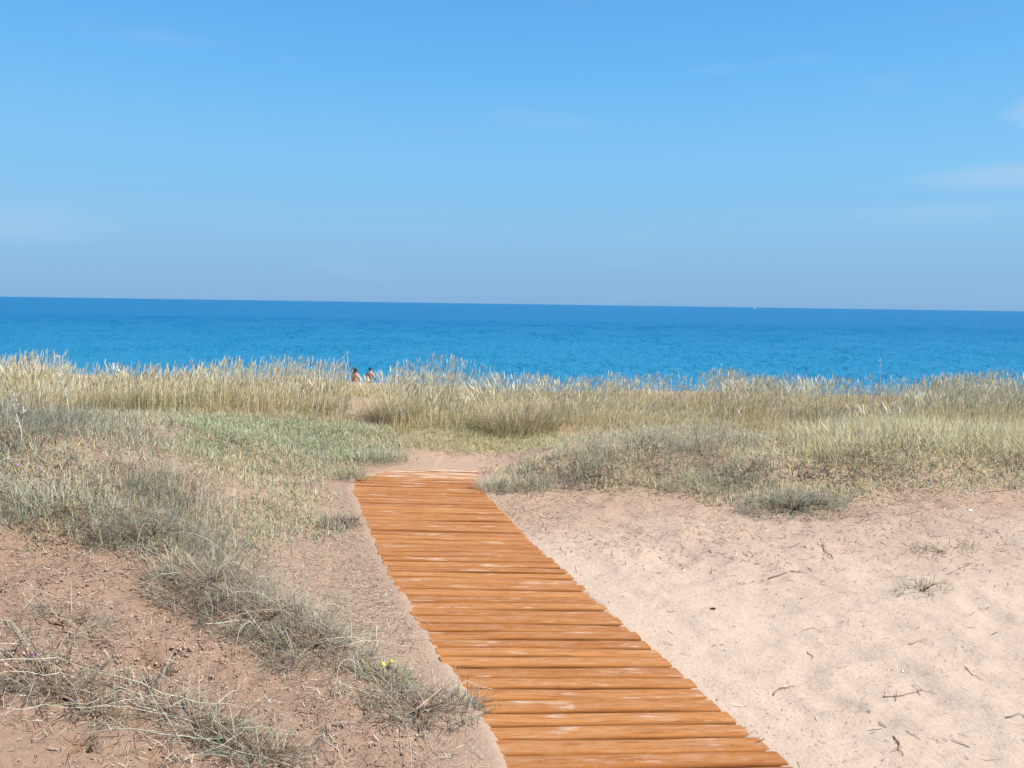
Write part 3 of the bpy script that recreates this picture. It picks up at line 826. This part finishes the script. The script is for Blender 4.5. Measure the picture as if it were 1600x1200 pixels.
# ---- tubes for twigs, roots, stalks
def tube(S, pts, rad, col, sides=5):
    """a tapered round stem through pts; S collects verts/faces"""
    pts = np.array(pts, float); n = len(pts)
    b = len(S['v'])
    for i in range(n):
        t = pts[min(i + 1, n - 1)] - pts[max(i - 1, 0)]; t = t / (np.linalg.norm(t) + 1e-9)
        a = np.cross(t, (0.13, .2, .97)); a = a / (np.linalg.norm(a) + 1e-9); c = np.cross(t, a)
        rr = rad[i] if hasattr(rad, '__len__') else rad * (1 - .6 * i / (n - 1))
        for k in range(sides):
            q = 2 * math.pi * k / sides
            S['v'].append(pts[i] + rr * (a * math.cos(q) + c * math.sin(q))); S['c'].append(col)
    for i in range(n - 1):
        for k in range(sides):
            S['q'].append((b + i * sides + k, b + i * sides + (k + 1) % sides, b + (i + 1) * sides + (k + 1) % sides, b + (i + 1) * sides + k))
    for k in range(1, sides - 1):
        S['t'].append((b, b + k + 1, b + k)); e = b + (n - 1) * sides; S['t'].append((e, e + k, e + k + 1))
def tubes(): return {'v': [], 'q': [], 't': [], 'c': []}
def tube_mesh(name, S, origin=(0, 0, 0)):
    return mesh_np(name, np.array(S['v']) - np.array(origin), np.array(S['q']), np.array(S['t']), np.array(S['c']))

# ---- low shrubs and wiry plants as things
def shrub(u, v, rx, ry, h, n, cols, wts, label, L=(.06, .16), w=(.002, .0045), name='dune_shrub', cat='shrub', group='low plants on the dune', stems=10, stemcol=BROWN, runners=0, flowers=None, lean=(.6, .45), nseg=3, rot=0, dark=.12, stemr=(.0016, .0034)):
    gx, gy, gz = hit(u, v)
    root = empty(name, (gx, gy, gz), label, cat, group); org = (gx, gy, gz)
    if name == 'dune_shrub': n = int(n * .7)
    S = Strands()
    r = np.sqrt(rng.uniform(0, 1, n)); a = rng.uniform(0, 2 * math.pi, n)
    ex, ey = rx * r * np.cos(a), ry * r * np.sin(a)
    cr_, sr_ = math.cos(rot), math.sin(rot)
    x = gx + ex * cr_ - ey * sr_; y = gy + ex * sr_ + ey * cr_
    dome = h * np.sqrt(np.clip(1 - r ** 2, 0, 1)) * np.clip(.75 + 1.3 * fbm(x * 5, y * 5, 201, 2), .2, 1.3)
    up = dome * rng.uniform(0, 1, n) ** .7
    base = np.stack([x, y, H(x, y) + up * .8 - .004], 1)
    c = np.clip(pick(cols, wts, n) * 1.15, 0, .8)
    dk = (rng.uniform(0, 1, n) < dark)[:, None]
    c = np.where(dk, jitter(BROWN, n), c)
    S.add(base, a + rot + rng.normal(0, 1.1, n), rng.uniform(*L, n), np.abs(rng.normal(lean[0], lean[1], n)), rng.normal(.35, .5, n), rng.uniform(*w, n), nseg, c * .62, np.clip(c * 1.08, 0, .85))
    tag(add('foliage', S.mesh('foliage', org), M_LEAF, root), kind='stuff')
    B = tubes()
    for k in range(stems):
        q = rng.uniform(0, 6.283); rr = rng.uniform(.5, 1.0)
        tx, ty = rx * rr * math.cos(q), ry * rr * math.sin(q)
        pts = []
        for t in np.linspace(0, 1, 6):
            px = gx + (tx * cr_ - ty * sr_) * t + rng.normal(0, .008); py = gy + (tx * sr_ + ty * cr_) * t + rng.normal(0, .008)
            pts.append((px, py, float(H(px, py)) + h * .6 * math.sin(t * 2.2) * rng.uniform(.7, 1) + .003))
        tube(B, pts, rng.uniform(*stemr), jitter(stemcol, 1)[0], 4)
    if B['v']: tag(add('stems', tube_mesh('stems', B, org), M_STEM, root), kind='stuff')
    if runners:
        B = tubes()
        for k in range(runners):
            q = rng.normal(0, 1.2) - .35 + (math.pi if rng.uniform() < .3 else 0); ln = rng.uniform(.25, .55)
            x0, y0 = gx + rng.normal(0, rx * .5), gy + rng.normal(0, ry * .5)
            pts = []; bend = rng.normal(0, .3)
            for t in np.linspace(0, 1, 8):
                qq = q + bend * t
                px = x0 + ln * t * math.cos(qq); py = y0 + ln * t * math.sin(qq) * .6
                pts.append((px, py, float(H(px, py)) + .012 + h * .9 * math.sin(min(1, t * 1.05) * math.pi) * .6 + .01))
            tube(B, pts, rng.uniform(.0009, .0019), jitter((.52, .48, .39), 1, .15)[0], 4)
        tag(add('runners', tube_mesh('runners', B, org), M_STEM, root), kind='stuff')
    if flowers:
        fm, pl = flowers
        for fu, fv, up_ in pl:
            fx, fy, fz = hit(fu, fv)
            bm = bmesh.new()
            for k in range(7):
                q = k / 7 * 6.283 + .3; pw = .006; pl_ = .016
                pts = [(0, 0, 0), (pl_ * .6 * math.cos(q - .35), pl_ * .6 * math.sin(q - .35), .005), (pl_ * math.cos(q), pl_ * math.sin(q), .007), (pl_ * .6 * math.cos(q + .35), pl_ * .6 * math.sin(q + .35), .005)]
                bm.faces.new([bm.verts.new(p) for p in pts])
            bmesh.ops.create_icosphere(bm, subdivisions=1, radius=.005, matrix=Matrix.Translation((0, 0, .004)))
            me = bpy.data.meshes.new('flower'); bm.to_mesh(me); bm.free()
            fo = add('flower', me, fm, root, (fx - gx, fy - gy, fz - gz + up_)); fo.rotation_euler = (.7, .1, rng.uniform(0, 6))
    return root
M_PINK = mat_plain('pink_petals', (.55, .12, .42), .6)
M_LILAC = mat_plain('lilac_petals', (.42, .25, .55), .6)
M_YEL = mat_plain('yellow_petals', (.70, .60, .12), .6)
G1 = [GREYG, SILVER, MINT, BUFF]
SILV = ([SILVER, GREYG, MINT, (.54, .49, .39), (.30, .25, .20)], [2.2, 3, 1.6, 2, 2])
wispy = dict(L=(.05, .22), w=(.0016, .0036), lean=(1.15, .40), nseg=4, name='wiry_grass', cat='grass tuft', group='wiry grey tufts on the left rim', stems=22, dark=.28)  # raised dark share: brown strands stand in for shadows along the rim
SHR = [
 (1240, 796, .42, .30, .15, 1900, [GREYG, MINT, SILVER, BUFF], [4, 2.5, 2, 1], 'grey-green shrub with dark twisted roots at the edge of the bare sand', dict(stems=45, stemcol=DARK, stemr=(.003, .0055), dark=.16)),
 (1442, 925, .15, .10, .085, 130, [GREYG, MINT, OLIVE], [3, 2, 1], 'small sparse green plant standing alone on the pale sand', dict(stems=9, stemcol=(.24, .16, .11), L=(.03, .09))),
 (1470, 862, .22, .10, .05, 170, [GREYG, OLIVE, BUFF], [3, 2, 2], 'thin creeping plant on the sand above the small lone plant', dict(stems=8, stemcol=(.26, .18, .12), L=(.03, .08))),
 (1000, 722, .75, .55, .30, 3600, [GREYG, BUFF, SILVER, STRAW], [4, 2.5, 2, 1], 'wide grey bush with dark gaps right of the largest tussock', dict(stems=18, stemcol=BUFF, L=(.06, .18))),
 (1090, 700, .60, .40, .26, 2200, [GREYG, BUFF, SILVER], [4, 3, 2], 'grey bush behind the wide grey bush below the golden clump', dict(stems=14, stemcol=BUFF, L=(.06, .18))),
 (800, 762, .34, .20, .09, 1000, [GREYG, MINT, SILVER], [4, 2.5, 1.5], 'grey-green creeper lapping the right side of the boardwalk end', dict(stems=12)),
 (905, 748, .40, .22, .11, 900, [GREYG, SILVER, BUFF], [4, 2, 2], 'low greyish creeper between the boardwalk end and the wide bush', dict(stems=12)),
 (1130, 762, .50, .25, .13, 1300, [MINT, GREYG, SILVER], [3, 4, 1], 'pale green low mound left of the shrub with dark roots', dict(stems=14)),
 (590, 722, .30, .25, .11, 900, [MINT, GREEN, GREYG], [4, 1.5, 3], 'green plant behind the far left corner of the boardwalk', dict(stems=8)),
 (560, 752, .18, .13, .08, 380, [OLIVE, GREEN, GREYG], [3, 2, 2], 'olive tuft leaning over the far left corner of the boardwalk', dict(stems=8)),
 (533, 822, .14, .14, .10, 420, [GREYG, BUFF, (.33, .27, .24)], [3, 2, 3], 'small purplish-grey tuft touching the left side of the boardwalk', dict(stems=14, stemcol=DARK)),
 (60, 800, .75, .34, .24, 3400, [GREYG, MINT, SILVER, BUFF], [4, 2.5, 2, 1.5], 'large grey-green bush with long arching stems at the left border', dict(runners=14, stems=30, L=(.06, .2), flowers=(M_LILAC, [(27, 735, .03), (15, 760, .02)]))),
 (240, 838, .34, .26, .20, 1500, *SILV, 'silvery wiry tuft at the top of the left rim', {**wispy, 'runners': 9}),
 (330, 912, .30, .26, .16, 1300, *SILV, 'dark-shadowed wiry tuft in the middle of the left rim', {**wispy, 'runners': 10}),
 (420, 968, .30, .22, .14, 1100, *SILV, 'grey wiry tuft with long bright stems on the left rim', {**wispy, 'runners': 10}),
 (490, 1012, .24, .18, .11, 800, *SILV, 'green-grey wiry tuft at the lower end of the left rim', {**wispy, 'runners': 6}),
 (600, 1060, .13, .10, .04, 420, [OLIVE, GREYG, SILVER], [2, 3, 2], 'olive tuft with small yellow flowers near the left side of the boardwalk', dict(stems=8, flowers=(M_YEL, [(612, 1046, .03), (598, 1050, .03)]), L=(.04, .11), lean=(.95, .4), name='wiry_grass', cat='grass tuft')),
 (655, 1112, .24, .16, .07, 620, *SILV, 'wiry grey tuft spilling over the left side of the boardwalk', {**wispy, 'runners': 6, 'L': (.05, .18)}),
 (95, 975, .22, .14, .05, 260, *SILV, 'flattened wisp of dry stems on the red soil', {**wispy, 'runners': 5, 'stems': 6}),
 (55, 1050, .22, .16, .06, 420, *SILV, 'dry tangle with one pink flower on the red soil', {**wispy, 'runners': 6, 'flowers': (M_PINK, [(52, 1036, .02)])}),
 (300, 1128, .30, .10, .05, 560, *SILV, 'sprawling line of grey stems across the lower red soil', {**wispy, 'runners': 9, 'rot': -.35}),
 (120, 1105, .26, .06, .04, 240, *SILV, 'long pale stems lying beside the lower red soil', {**wispy, 'runners': 7, 'rot': -.3}),
 (400, 1180, .20, .10, .04, 300, *SILV, 'grey dry wisps at the bottom of the photo left of the boardwalk', {**wispy, 'runners': 4}),
 (765, 1120, .10, .03, .025, 70, [GREYG, SILVER, OLIVE], [2, 2, 1], 'thin sprig lying across the left ends of the planks', dict(stems=4, L=(.04, .10), name='grass_sprig', cat='sprig', rot=.1)),
]
for a in SHR:
    kw = a[-1]; shrub(*a[:-1], **kw)

def rim_grass():
    S = Strands()
    x = rng.uniform(-5.5, -.55, 120000); y = rng.uniform(2.6, 8.0, 120000); s_ = ridge_s(x, y)
    w_ = np.interp(x, [-5, -3, -1.8, -.6], [1.1, .8, .36, .20]); q = (s_ - .16 - w_ * .35) / w_
    pr_ = np.exp(-(q * 1.25) ** 2) * np.clip(.5 + 1.8 * fbm(x * 1.7, y * 1.7, 211, 4), .03, 1) * (edge_l(y) - x > .25)
    k = rng.uniform(0, 1, len(x)) < pr_
    x, y = x[k], y[k]; n = len(x)
    c = pick(SILV[0], SILV[1], n); c = np.where(rng.uniform(0, 1, (n, 1)) < .16, jitter(BROWN, n), c)
    up = rng.uniform(0, .07, n) * np.clip(.6 + 2 * fbm(x * 2, y * 2, 212, 3), 0, 1.4)
    az = rng.normal(-.5, 1.3, n)
    S.add(np.stack([x, y, H(x, y) + up - .004], 1), az, rng.uniform(.06, .38, n) * rng.uniform(.4, 1, n) * np.interp(x, [-3.5, -1.2], [1.15, .8]), np.abs(rng.normal(.85, .42, n)), rng.normal(.3, .5, n), rng.uniform(.0016, .0038, n), 4, c * .6, np.clip(c * 1.2, 0, .8))  # shadow contrast put into the colour: darker roots, lighter tips
    tag(add('wispy_grass', S.mesh('wispy_grass'), M_LEAF), 'wispy silvery-green fine grass trailing along the rim of the left slope', 'grass', kind='stuff'); print('rim', n)
rim_grass()

# tall dry weeds rising out of the grass
def weed(u, v, hgt, label, col=(.66, .60, .50), forks=5, tip=.012, lean=.0):
    gx, gy, gz = hit(u, v)
    root = empty('dry_weed', (gx, gy, gz), label, 'weed', 'dry weeds standing in the grass')
    B = tubes(); S = Strands()
    top = np.array([gx + lean, gy, gz + hgt])
    pts = [np.array([gx, gy, gz]) * (1 - t) + top * t + np.array([.02 * math.sin(t * 5), 0, 0]) for t in np.linspace(0, 1, 7)]
    tube(B, pts, .005, col, 5)
    tips = [pts[-1]]
    for k in range(forks):
        s_ = pts[2 + k % 4] * .5 + pts[3 + k % 4] * .5 if 3 + k % 4 < 7 else pts[-2]
        q = rng.uniform(0, 6.283); ln = hgt * rng.uniform(.12, .26)
        e = s_ + np.array([math.cos(q) * ln * .55, math.sin(q) * ln * .55, ln])
        tube(B, [s_, s_ * .5 + e * .5 + np.array([math.cos(q) * .02, math.sin(q) * .02, 0]), e], .0032, col, 4); tips.append(e)
    tag(add('stems', tube_mesh('stems', B, (gx, gy, gz)), M_STEM, root), kind='stuff')
    for e in tips:
        n = 16
        S.add(np.repeat(e[None], n, 0) + rng.normal(0, tip * .6, (n, 3)), rng.uniform(0, 6.28, n), rng.uniform(.02, .05, n), rng.uniform(0, 1.5, n), .3, .006, 2, jitter(col, n), jitter((.72, .66, .56), n))
    tag(add('flower_heads', S.mesh('flower_heads', (gx, gy, gz)), M_LEAF, root), kind='stuff')
weed(105, 668, .42, 'branched pale dry weed rising in front of the left-hand grass')
weed(548, 640, .76, 'tall white branched stalk rising above the grass beside the bathers', forks=3, lean=-.02)
weed(98, 640, .62, 'thin forked seed stalk highest above the left-hand grass', forks=2)
weed(1372, 655, .80, 'single straight stalk highest above the right-hand grass', forks=1)
weed(30, 700, .30, 'short pale dry weed above the large bush at the left border', forks=5)

# ---- twigs lying on the sand
def twig(pix, rad, label, col=DARK, branches=1, name='twig', lift=.004):
    pts = []
    for u, v in pix:
        x, y, z = hit(u, v); pts.append(np.array([x, y, ground(x, y) + rad * .8 + lift]))
    org = tuple(pts[0])
    fine = []
    for i in range(len(pts) - 1):
        for t in (0, .34, .67):
            p = pts[i] * (1 - t) + pts[i + 1] * t + rng.normal(0, .004, 3) * np.array([1, 1, .3]); fine.append(p)
    fine.append(pts[-1])
    B = tubes(); n = len(fine)
    rr = [rad * (1 - .55 * i / (n - 1)) * rng.uniform(.8, 1.2) for i in range(n)]
    rr = [q * .75 for q in rr]; tube(B, fine, rr, jitter(col, 1, .1)[0], 5)
    for k in range(branches):
        s_ = fine[int(n * rng.uniform(.3, .75))]; q = rng.uniform(0, 6.28); ln = rng.uniform(.03, .06)
        e = s_ + np.array([math.cos(q) * ln, math.sin(q) * ln, .006])
        tube(B, [s_, (s_ + e) / 2 + np.array([0, 0, .004]), e], rad * .55, jitter(col, 1, .1)[0], 4)
    tag(add(name, tube_mesh(name, B, org), M_STEM, None, org), label, 'twig', 'twigs lying on the sand')
TW = [
 ([(1207, 1088), (1217, 1078), (1243, 1074)], .0035, 'short bent dark twig nearest the right side of the boardwalk', 1),
 ([(1382, 1091), (1410, 1086), (1440, 1078), (1464, 1084)], .0028, 'longest pale-brown twig on the middle of the right-hand sand', 1),
 ([(1396, 1152), (1402, 1166), (1411, 1183)], .0035, 'dark knotted twig low on the right-hand sand', 1),
 ([(1417, 1145), (1428, 1150), (1438, 1158)], .0022, 'thin straight twig right above the dark knotted twig', 0),
 ([(1575, 1122), (1588, 1119), (1600, 1120)], .0035, 'dark twig cut by the right border of the photo', 1),
 ([(1505, 1043), (1520, 1056), (1537, 1064)], .0025, 'slanting thin twig in the right half of the pale sand', 0),
 ([(1282, 842), (1288, 860), (1302, 874)], .0045, 'upright-looking curved dark twig below the shrub with dark roots', 1),
 ([(1200, 905), (1225, 897), (1256, 895)], .0050, 'thick dark forked twig lying left on the right-hand sand', 2),
 ([(1270, 872), (1290, 866), (1300, 874)], .0028, 'small twig crossing the foot of the curved dark twig', 0),
 ([(1345, 808), (1365, 804), (1387, 802)], .0040, 'straight dark twig on the sand right of the shrub with dark roots', 0),
 ([(1480, 898), (1500, 890), (1520, 880)], .0028, 'dotted thin twig above right of the small lone plant', 1),
 ([(1240, 994), (1258, 986), (1270, 980), (1282, 990)], .0024, 'arched thin twig on the pale sand in the middle', 0),
 ([(1545, 770), (1565, 768), (1580, 766)], .0045, 'thick dark stick at the sand edge near the right border', 1),
 ([(1420, 1008), (1440, 1002), (1450, 996)], .0024, 'short slanting twig below the small lone plant', 0),
 ([(1262, 1020), (1268, 1026), (1267, 1034)], .0028, 'tiny hooked dark twig on the pale sand', 0),
 ([(1400, 806), (1440, 800), (1475, 790)], .0030, 'long faint twig along the sand edge on the right', 1),
 ([(385, 965), (430, 966), (470, 968)], .0024, 'bright straight stem stretched over the wiry tuft on the left rim', 0),
 ([(322, 987), (380, 982), (440, 992), (480, 1004)], .0030, 'long bright bowed stem below the left rim', 0),
 ([(95, 1098), (140, 1108), (190, 1135)], .0026, 'pale forked stem across the lower red soil', 1),
 ([(200, 1100), (250, 1117), (330, 1140)], .0024, 'long pale stem beside the sprawling grey stems', 1),
]
for t_ in TW:
    bright = 'bright' in t_[2] or 'pale ' in t_[2] and 'stem' in t_[2]
    twig(t_[0], t_[1], t_[2], (.62, .56, .46) if bright else (.25, .17, .125), t_[3], lift=.03 if 'bright' in t_[2] else .001)

def pod():
    x, y, z = hit(1115, 953)
    bm = bmesh.new(); bmesh.ops.create_uvsphere(bm, u_segments=10, v_segments=7, radius=1)
    for v in bm.verts: v.co = Vector((v.co.x * .017 * (1 - .25 * v.co.x), v.co.y * .0062 + .002 * v.co.x ** 2, v.co.z * .005))
    me = bpy.data.meshes.new('seed_pod'); bm.to_mesh(me); bm.free()
    o = add('seed_pod', me, mat_plain('dark_pod', (.07, .03, .022), .5), None, (x, y, ground(x, y) + .005))
    tag(o, 'dark brown seed pod lying on the pale sand right of the boardwalk', 'seed pod')
pod()

# ---- shells
M_SHELL = mat_plain('bleached_shell', (.84, .80, .74), .45, .12, 90)
def shell_mesh(seed):
    pr = np.random.default_rng(seed); n = 9
    v = [(0, 0, .25)]
    for ring, (rr, zz) in enumerate(((.45, .42), (.8, .30), (1.0, 0))):
        for k in range(n):
            a = -1.9 + 3.8 * k / (n - 1); rib = 1 + (.06 if k % 2 else -.04) + pr.normal(0, .04)
            v.append((rr * math.sin(a) * rib, rr * math.cos(a) * rib * .9 + .1, zz + (.05 if k % 2 else 0)))
    f = [(0, 1 + k, 2 + k) for k in range(n - 1)]
    q = [(1 + r_ * n + k, 1 + (r_ + 1) * n + k, 2 + (r_ + 1) * n + k, 2 + r_ * n + k) for r_ in range(2) for k in range(n - 1)]
    me = mesh_np('shell_fragment', v, np.array(q), np.array(f)); me.materials.append(M_SHELL); return me
SHM = [shell_mesh(k) for k in range(4)]
SH = [(1516, 798, .024, 'largest white shell fragment at the sand edge near the right border'),
      (1476, 797, .011, 'white shell bit left of the largest shell fragment'), (1418, 805, .010, 'white shell bit right of the straight dark twig'),
      (1068, 891, .012, 'white shell bit on the sand below the pale green mound'), (1300, 1142, .010, 'white shell bit lowest on the pale sand'),
      (1548, 858, .011, 'white shell bit near the right border above the small lone plant'), (1058, 901, .008, 'tiny white shell bit beside the curved edge of the boardwalk'),
      (1134, 1016, .009, 'white shell bit just right of the planks'), (1409, 1046, .009, 'white shell bit above the longest pale-brown twig'),
      (551, 722, .018, 'white shell bit in the growth behind the far left corner of the boardwalk'), (895, 715, .018, 'white bit lying in the low greyish growth right of the boardwalk end')]
for k, (u, v, s_, lab) in enumerate(SH):
    x, y, z = hit(u, v)
    o = add('shell_fragment', SHM[k % 4], None, None, (x, y, ground(x, y) + .002)); o.scale = (s_, s_, s_); o.rotation_euler = (rng.normal(0, .25), rng.normal(0, .25), rng.uniform(0, 6.28))
    tag(o, lab, 'shell', 'white shell bits on the sand')

# ------------------------------------------------------------------ people on the beach
M_SKIN = mat_plain('tanned_skin', (.50, .27, .165), .55, .12, 14)
M_SKIN2 = mat_plain('darker_tanned_skin', (.40, .205, .12), .55, .12, 14)
M_HAIR = mat_plain('dark_hair', (.02, .014, .012), .5, .3, 120)
M_HAIRB = mat_plain('brown_hair', (.075, .04, .026), .5, .3, 120)
M_PALE = mat_plain('pale_swimwear', (.70, .66, .55), .8, .12, 30)
M_NAVY = mat_plain('dark_swimwear', (.05, .06, .09), .8, .2, 30)
def skin_obj(name, verts, edges, radii, mat, parent, root_i=0, sub=2):
    me = bpy.data.meshes.new(name)
    me.from_pydata(verts, edges, []); me.update()
    o = add(name, me, mat, parent)
    m = o.modifiers.new('skin', 'SKIN'); m.use_smooth_shade = True
    sk = me.skin_vertices[0].data
    for i, r_ in enumerate(radii):
        sk[i].radius = r_ if isinstance(r_, tuple) else (r_, r_)
        sk[i].use_root = (i == root_i)
    s_ = o.modifiers.new('smooth', 'SUBSURF'); s_.levels = 1; s_.render_levels = sub
    return o
def person(loc, height, rz, label, skin, hair, suit, arms, hairlen=.0, top=None):
    root = empty('person', loc, label, 'person', 'people standing on the beach'); root.rotation_euler = (0, 0, rz)
    k = height / 1.72
    V = []; E = []; Rr = []
    def vtx(p, r_, par=None):
        V.append(tuple(c * k for c in p)); Rr.append(tuple(q * k for q in r_) if isinstance(r_, tuple) else r_ * k)
        if par is not None: E.append((par, len(V) - 1))
        return len(V) - 1
    # faces +Y (towards the sea); x is the figure's right/left
    pel = vtx((0, 0, .93), (.155, .105)); wst = vtx((0, .01, 1.08), (.125, .088), pel); chs = vtx((0, .005, 1.26), (.155, .105), wst)
    shd = vtx((0, -.005, 1.40), (.115, .075), chs); nk = vtx((0, 0, 1.48), .052, shd); hd0 = vtx((0, .018, 1.55), (.068, .078), nk); hd1 = vtx((0, .02, 1.63), (.076, .092), hd0); hd2 = vtx((0, .012, 1.69), (.052, .062), hd1)
    vtx((0, .115, 1.595), .014, hd1)                                   # nose
    for s_ in (-1, 1): vtx((s_ * .084, .01, 1.60), (.012, .022), hd1)  # ears
    for s_, pose in zip((-1, 1), arms):
        sh = vtx((s_ * .175, -.005, 1.385), .058, shd)
        elb = vtx((s_ * pose[0][0], pose[0][1], pose[0][2]), .042, sh)
        wr = vtx((s_ * pose[1][0], pose[1][1], pose[1][2]), .028, elb)
        d = np.array(V[wr]) / k - np.array(V[elb]) / k; d = d / np.linalg.norm(d)
        pc = np.array(V[wr]) / k + d * .05
        pm = vtx(tuple(pc), (.030, .018), wr)
        sdv = np.cross(d, (s_ * 1.0, .2, .1)); sdv = sdv / np.linalg.norm(sdv)
        for j, (o_, ln) in enumerate(((-.024, .070), (-.008, .080), (.008, .075), (.024, .058))):
            f1 = vtx(tuple(pc + d * (.03 + ln * .45) + sdv * o_), .0095, pm); vtx(tuple(pc + d * (.03 + ln * .9) + sdv * o_ * 1.1 + np.array([-s_ * .010, .008, 0])), .008, f1)
        vtx(tuple(pc + sdv * -.045 + d * .03), .010, pm)
    legs = []
    for s_ in (-1, 1):
        hp = vtx((s_ * .09, 0, .86), .092, pel); kn = vtx((s_ * .10, .02, .50), .062, hp); cf = vtx((s_ * .10, -.01, .36), .056, kn); an = vtx((s_ * .10, -.02, .09), .038, cf)
        vtx((s_ * .105, -.06, .04), .036, an); ft = vtx((s_ * .115, .08, .030), .036, an); vtx((s_ * .12, .16, .022), .024, ft)
        legs.append((hp, kn))
    skin_obj('body', V, E, Rr, skin, root, pel)
    # swimwear over hips and thighs
    V2 = [(0, 0, 1.01 * k), (0, 0, .92 * k)]; E2 = [(0, 1)]; R2 = [(.142 * k, .104 * k), (.168 * k, .118 * k)]
    for s_ in (-1, 1):
        V2 += [(s_ * .095 * k, 0, .84 * k), (s_ * .102 * k, .008, .66 * k)]; n = len(V2); E2 += [(1, n - 2), (n - 2, n - 1)]; R2 += [.106 * k, .098 * k]
    skin_obj('shorts', V2, E2, R2, suit, root, 1)
    if top is not None:
        skin_obj('top', [(0, .004, 1.20 * k), (0, .003, 1.30 * k)], [(0, 1)], [(.158 * k, .112 * k), (.165 * k, .114 * k)], top, root, 0)
    # hair cap with a ragged hem
    bm = bmesh.new(); bmesh.ops.create_icosphere(bm, subdivisions=3, radius=1)
    hr = np.random.default_rng(int(height * 1000))
    for v in bm.verts:
        c = v.co; q = 1 + hr.normal(0, .025)
        v.co = Vector((c.x * .094 * q, c.y * .110 * q - .004, c.z * (.105 if c.z > 0 else .085 + hairlen) * q)) * k
    bmesh.ops.delete(bm, geom=[v for v in bm.verts if v.co.y > .045 * k and v.co.z < .035 * k], context='VERTS')
    for f in bm.faces: f.smooth = True
    me = bpy.data.meshes.new('hair'); bm.to_mesh(me); bm.free()
    add('hair', me, hair, root, (0, .008 * k, 1.635 * k))
    return root
def beach_spot(u, v, height, y0):
    """spot on the beach, about y0 away, where a figure this tall reaches picture point u, v"""
    d = pixdir(u, v); best = None
    for y in np.arange(y0 - 6, y0 + 6, .05):
        t = y / d[1]; x = d[0] * t; zt = EYE + d[2] * t
        e = abs(float(H(x, y)) + height - zt)
        if best is None or e < best[0]: best = (e, x, y)
    _, x, y = best
    print('person', x, y, best[0])
    return (x, y, float(H(x, y)) - .01)
down = ((.235, -.02, 1.13), (.25, .05, .89)); hip = ((.30, -.05, 1.16), (.20, .10, 1.02)); fwd = ((.22, .06, 1.14), (.16, .27, 1.08)); out_ = ((.30, .0, 1.15), (.36, .10, .96))
person(beach_spot(556.5, 576.5, 1.66, 43), 1.66, .12, 'nearest bather on the left, bare back and pale shorts, seen from behind', M_SKIN, M_HAIRB, M_PALE, (down, fwd))
person(beach_spot(553.5, 573.6, 1.76, 45), 1.76, -.5, 'dark-haired bather half hidden behind the one in pale shorts', M_SKIN2, M_HAIR, M_NAVY, (fwd, down))
person(beach_spot(578.5, 574.0, 1.74, 43), 1.74, -.15, 'bather on the right with dark hair and bare back', M_SKIN, M_HAIR, M_NAVY, (down, out_))

# ------------------------------------------------------------------ boat far out on the horizon
def boat():
    d = pixdir(1179, 481); t = 2600 / d[1]; x = d[0] * t
    root = empty('motor_boat', (x, 2600, SEA_Z), 'tiny white boat far out on the horizon', 'boat'); root.rotation_euler = (0, 0, .25)
    M = mat_plain('white_hull', (.85, .86, .87), .35, .05, 1); MG = mat_plain('dark_glass', (.04, .06, .08), .1, .1, 1, .5)
    sec = [(-4.6, 1.45, 1.3), (-2.5, 1.6, 1.35), (0, 1.6, 1.45), (2.6, 1.15, 1.7), (4.8, .08, 2.0)]
    v = []
    for sx, b, h in sec: v += [(sx, -b, h), (sx, -b * .75, -.2), (sx, b * .75, -.2), (sx, b, h)]
    q = [(i * 4 + k, i * 4 + (k + 1) % 4, i * 4 + 4 + (k + 1) % 4, i * 4 + 4 + k) for i in range(4) for k in range(4)] + [(0, 1, 2, 3), (16, 19, 18, 17)]
    add('hull', mesh_np('hull', v, np.array(q), smooth=False), M, root)
    def blk(name, x0, x1, w, z0, z1, tp, m, par):
        v = [(x0, -w, z0), (x1, -w, z0), (x1, w, z0), (x0, w, z0), (x0 + .1, -w * tp, z1), (x1 - .9 * (1 if tp < 1 else 0), -w * tp, z1), (x1 - .9 * (1 if tp < 1 else 0), w * tp, z1), (x0 + .1, w * tp, z1)]
        q = [(0, 3, 2, 1), (4, 5, 6, 7), (0, 1, 5, 4), (1, 2, 6, 5), (2, 3, 7, 6), (3, 0, 4, 7)]
        return add(name, mesh_np(name, v, np.array(q), smooth=False), m, par)
    cb = blk('cabin', -2.2, 2.4, 1.2, 1.40, 2.9, .85, M, root)
    blk('window', -1.6, 1.9, 1.215, 2.0, 2.5, .93, MG, cb)
    blk('flybridge', -2.0, .2, 1.0, 2.92, 3.7, .9, M, root)
boat()
print('tris', sum(len(o.data.loops) - 2 * len(o.data.polygons) for o in scene.objects if o.type == 'MESH'))
for o in sorted([o for o in scene.objects if o.type == 'MESH'], key=lambda o: -len(o.data.polygons))[:14]: print(o.name, len(o.data.polygons))
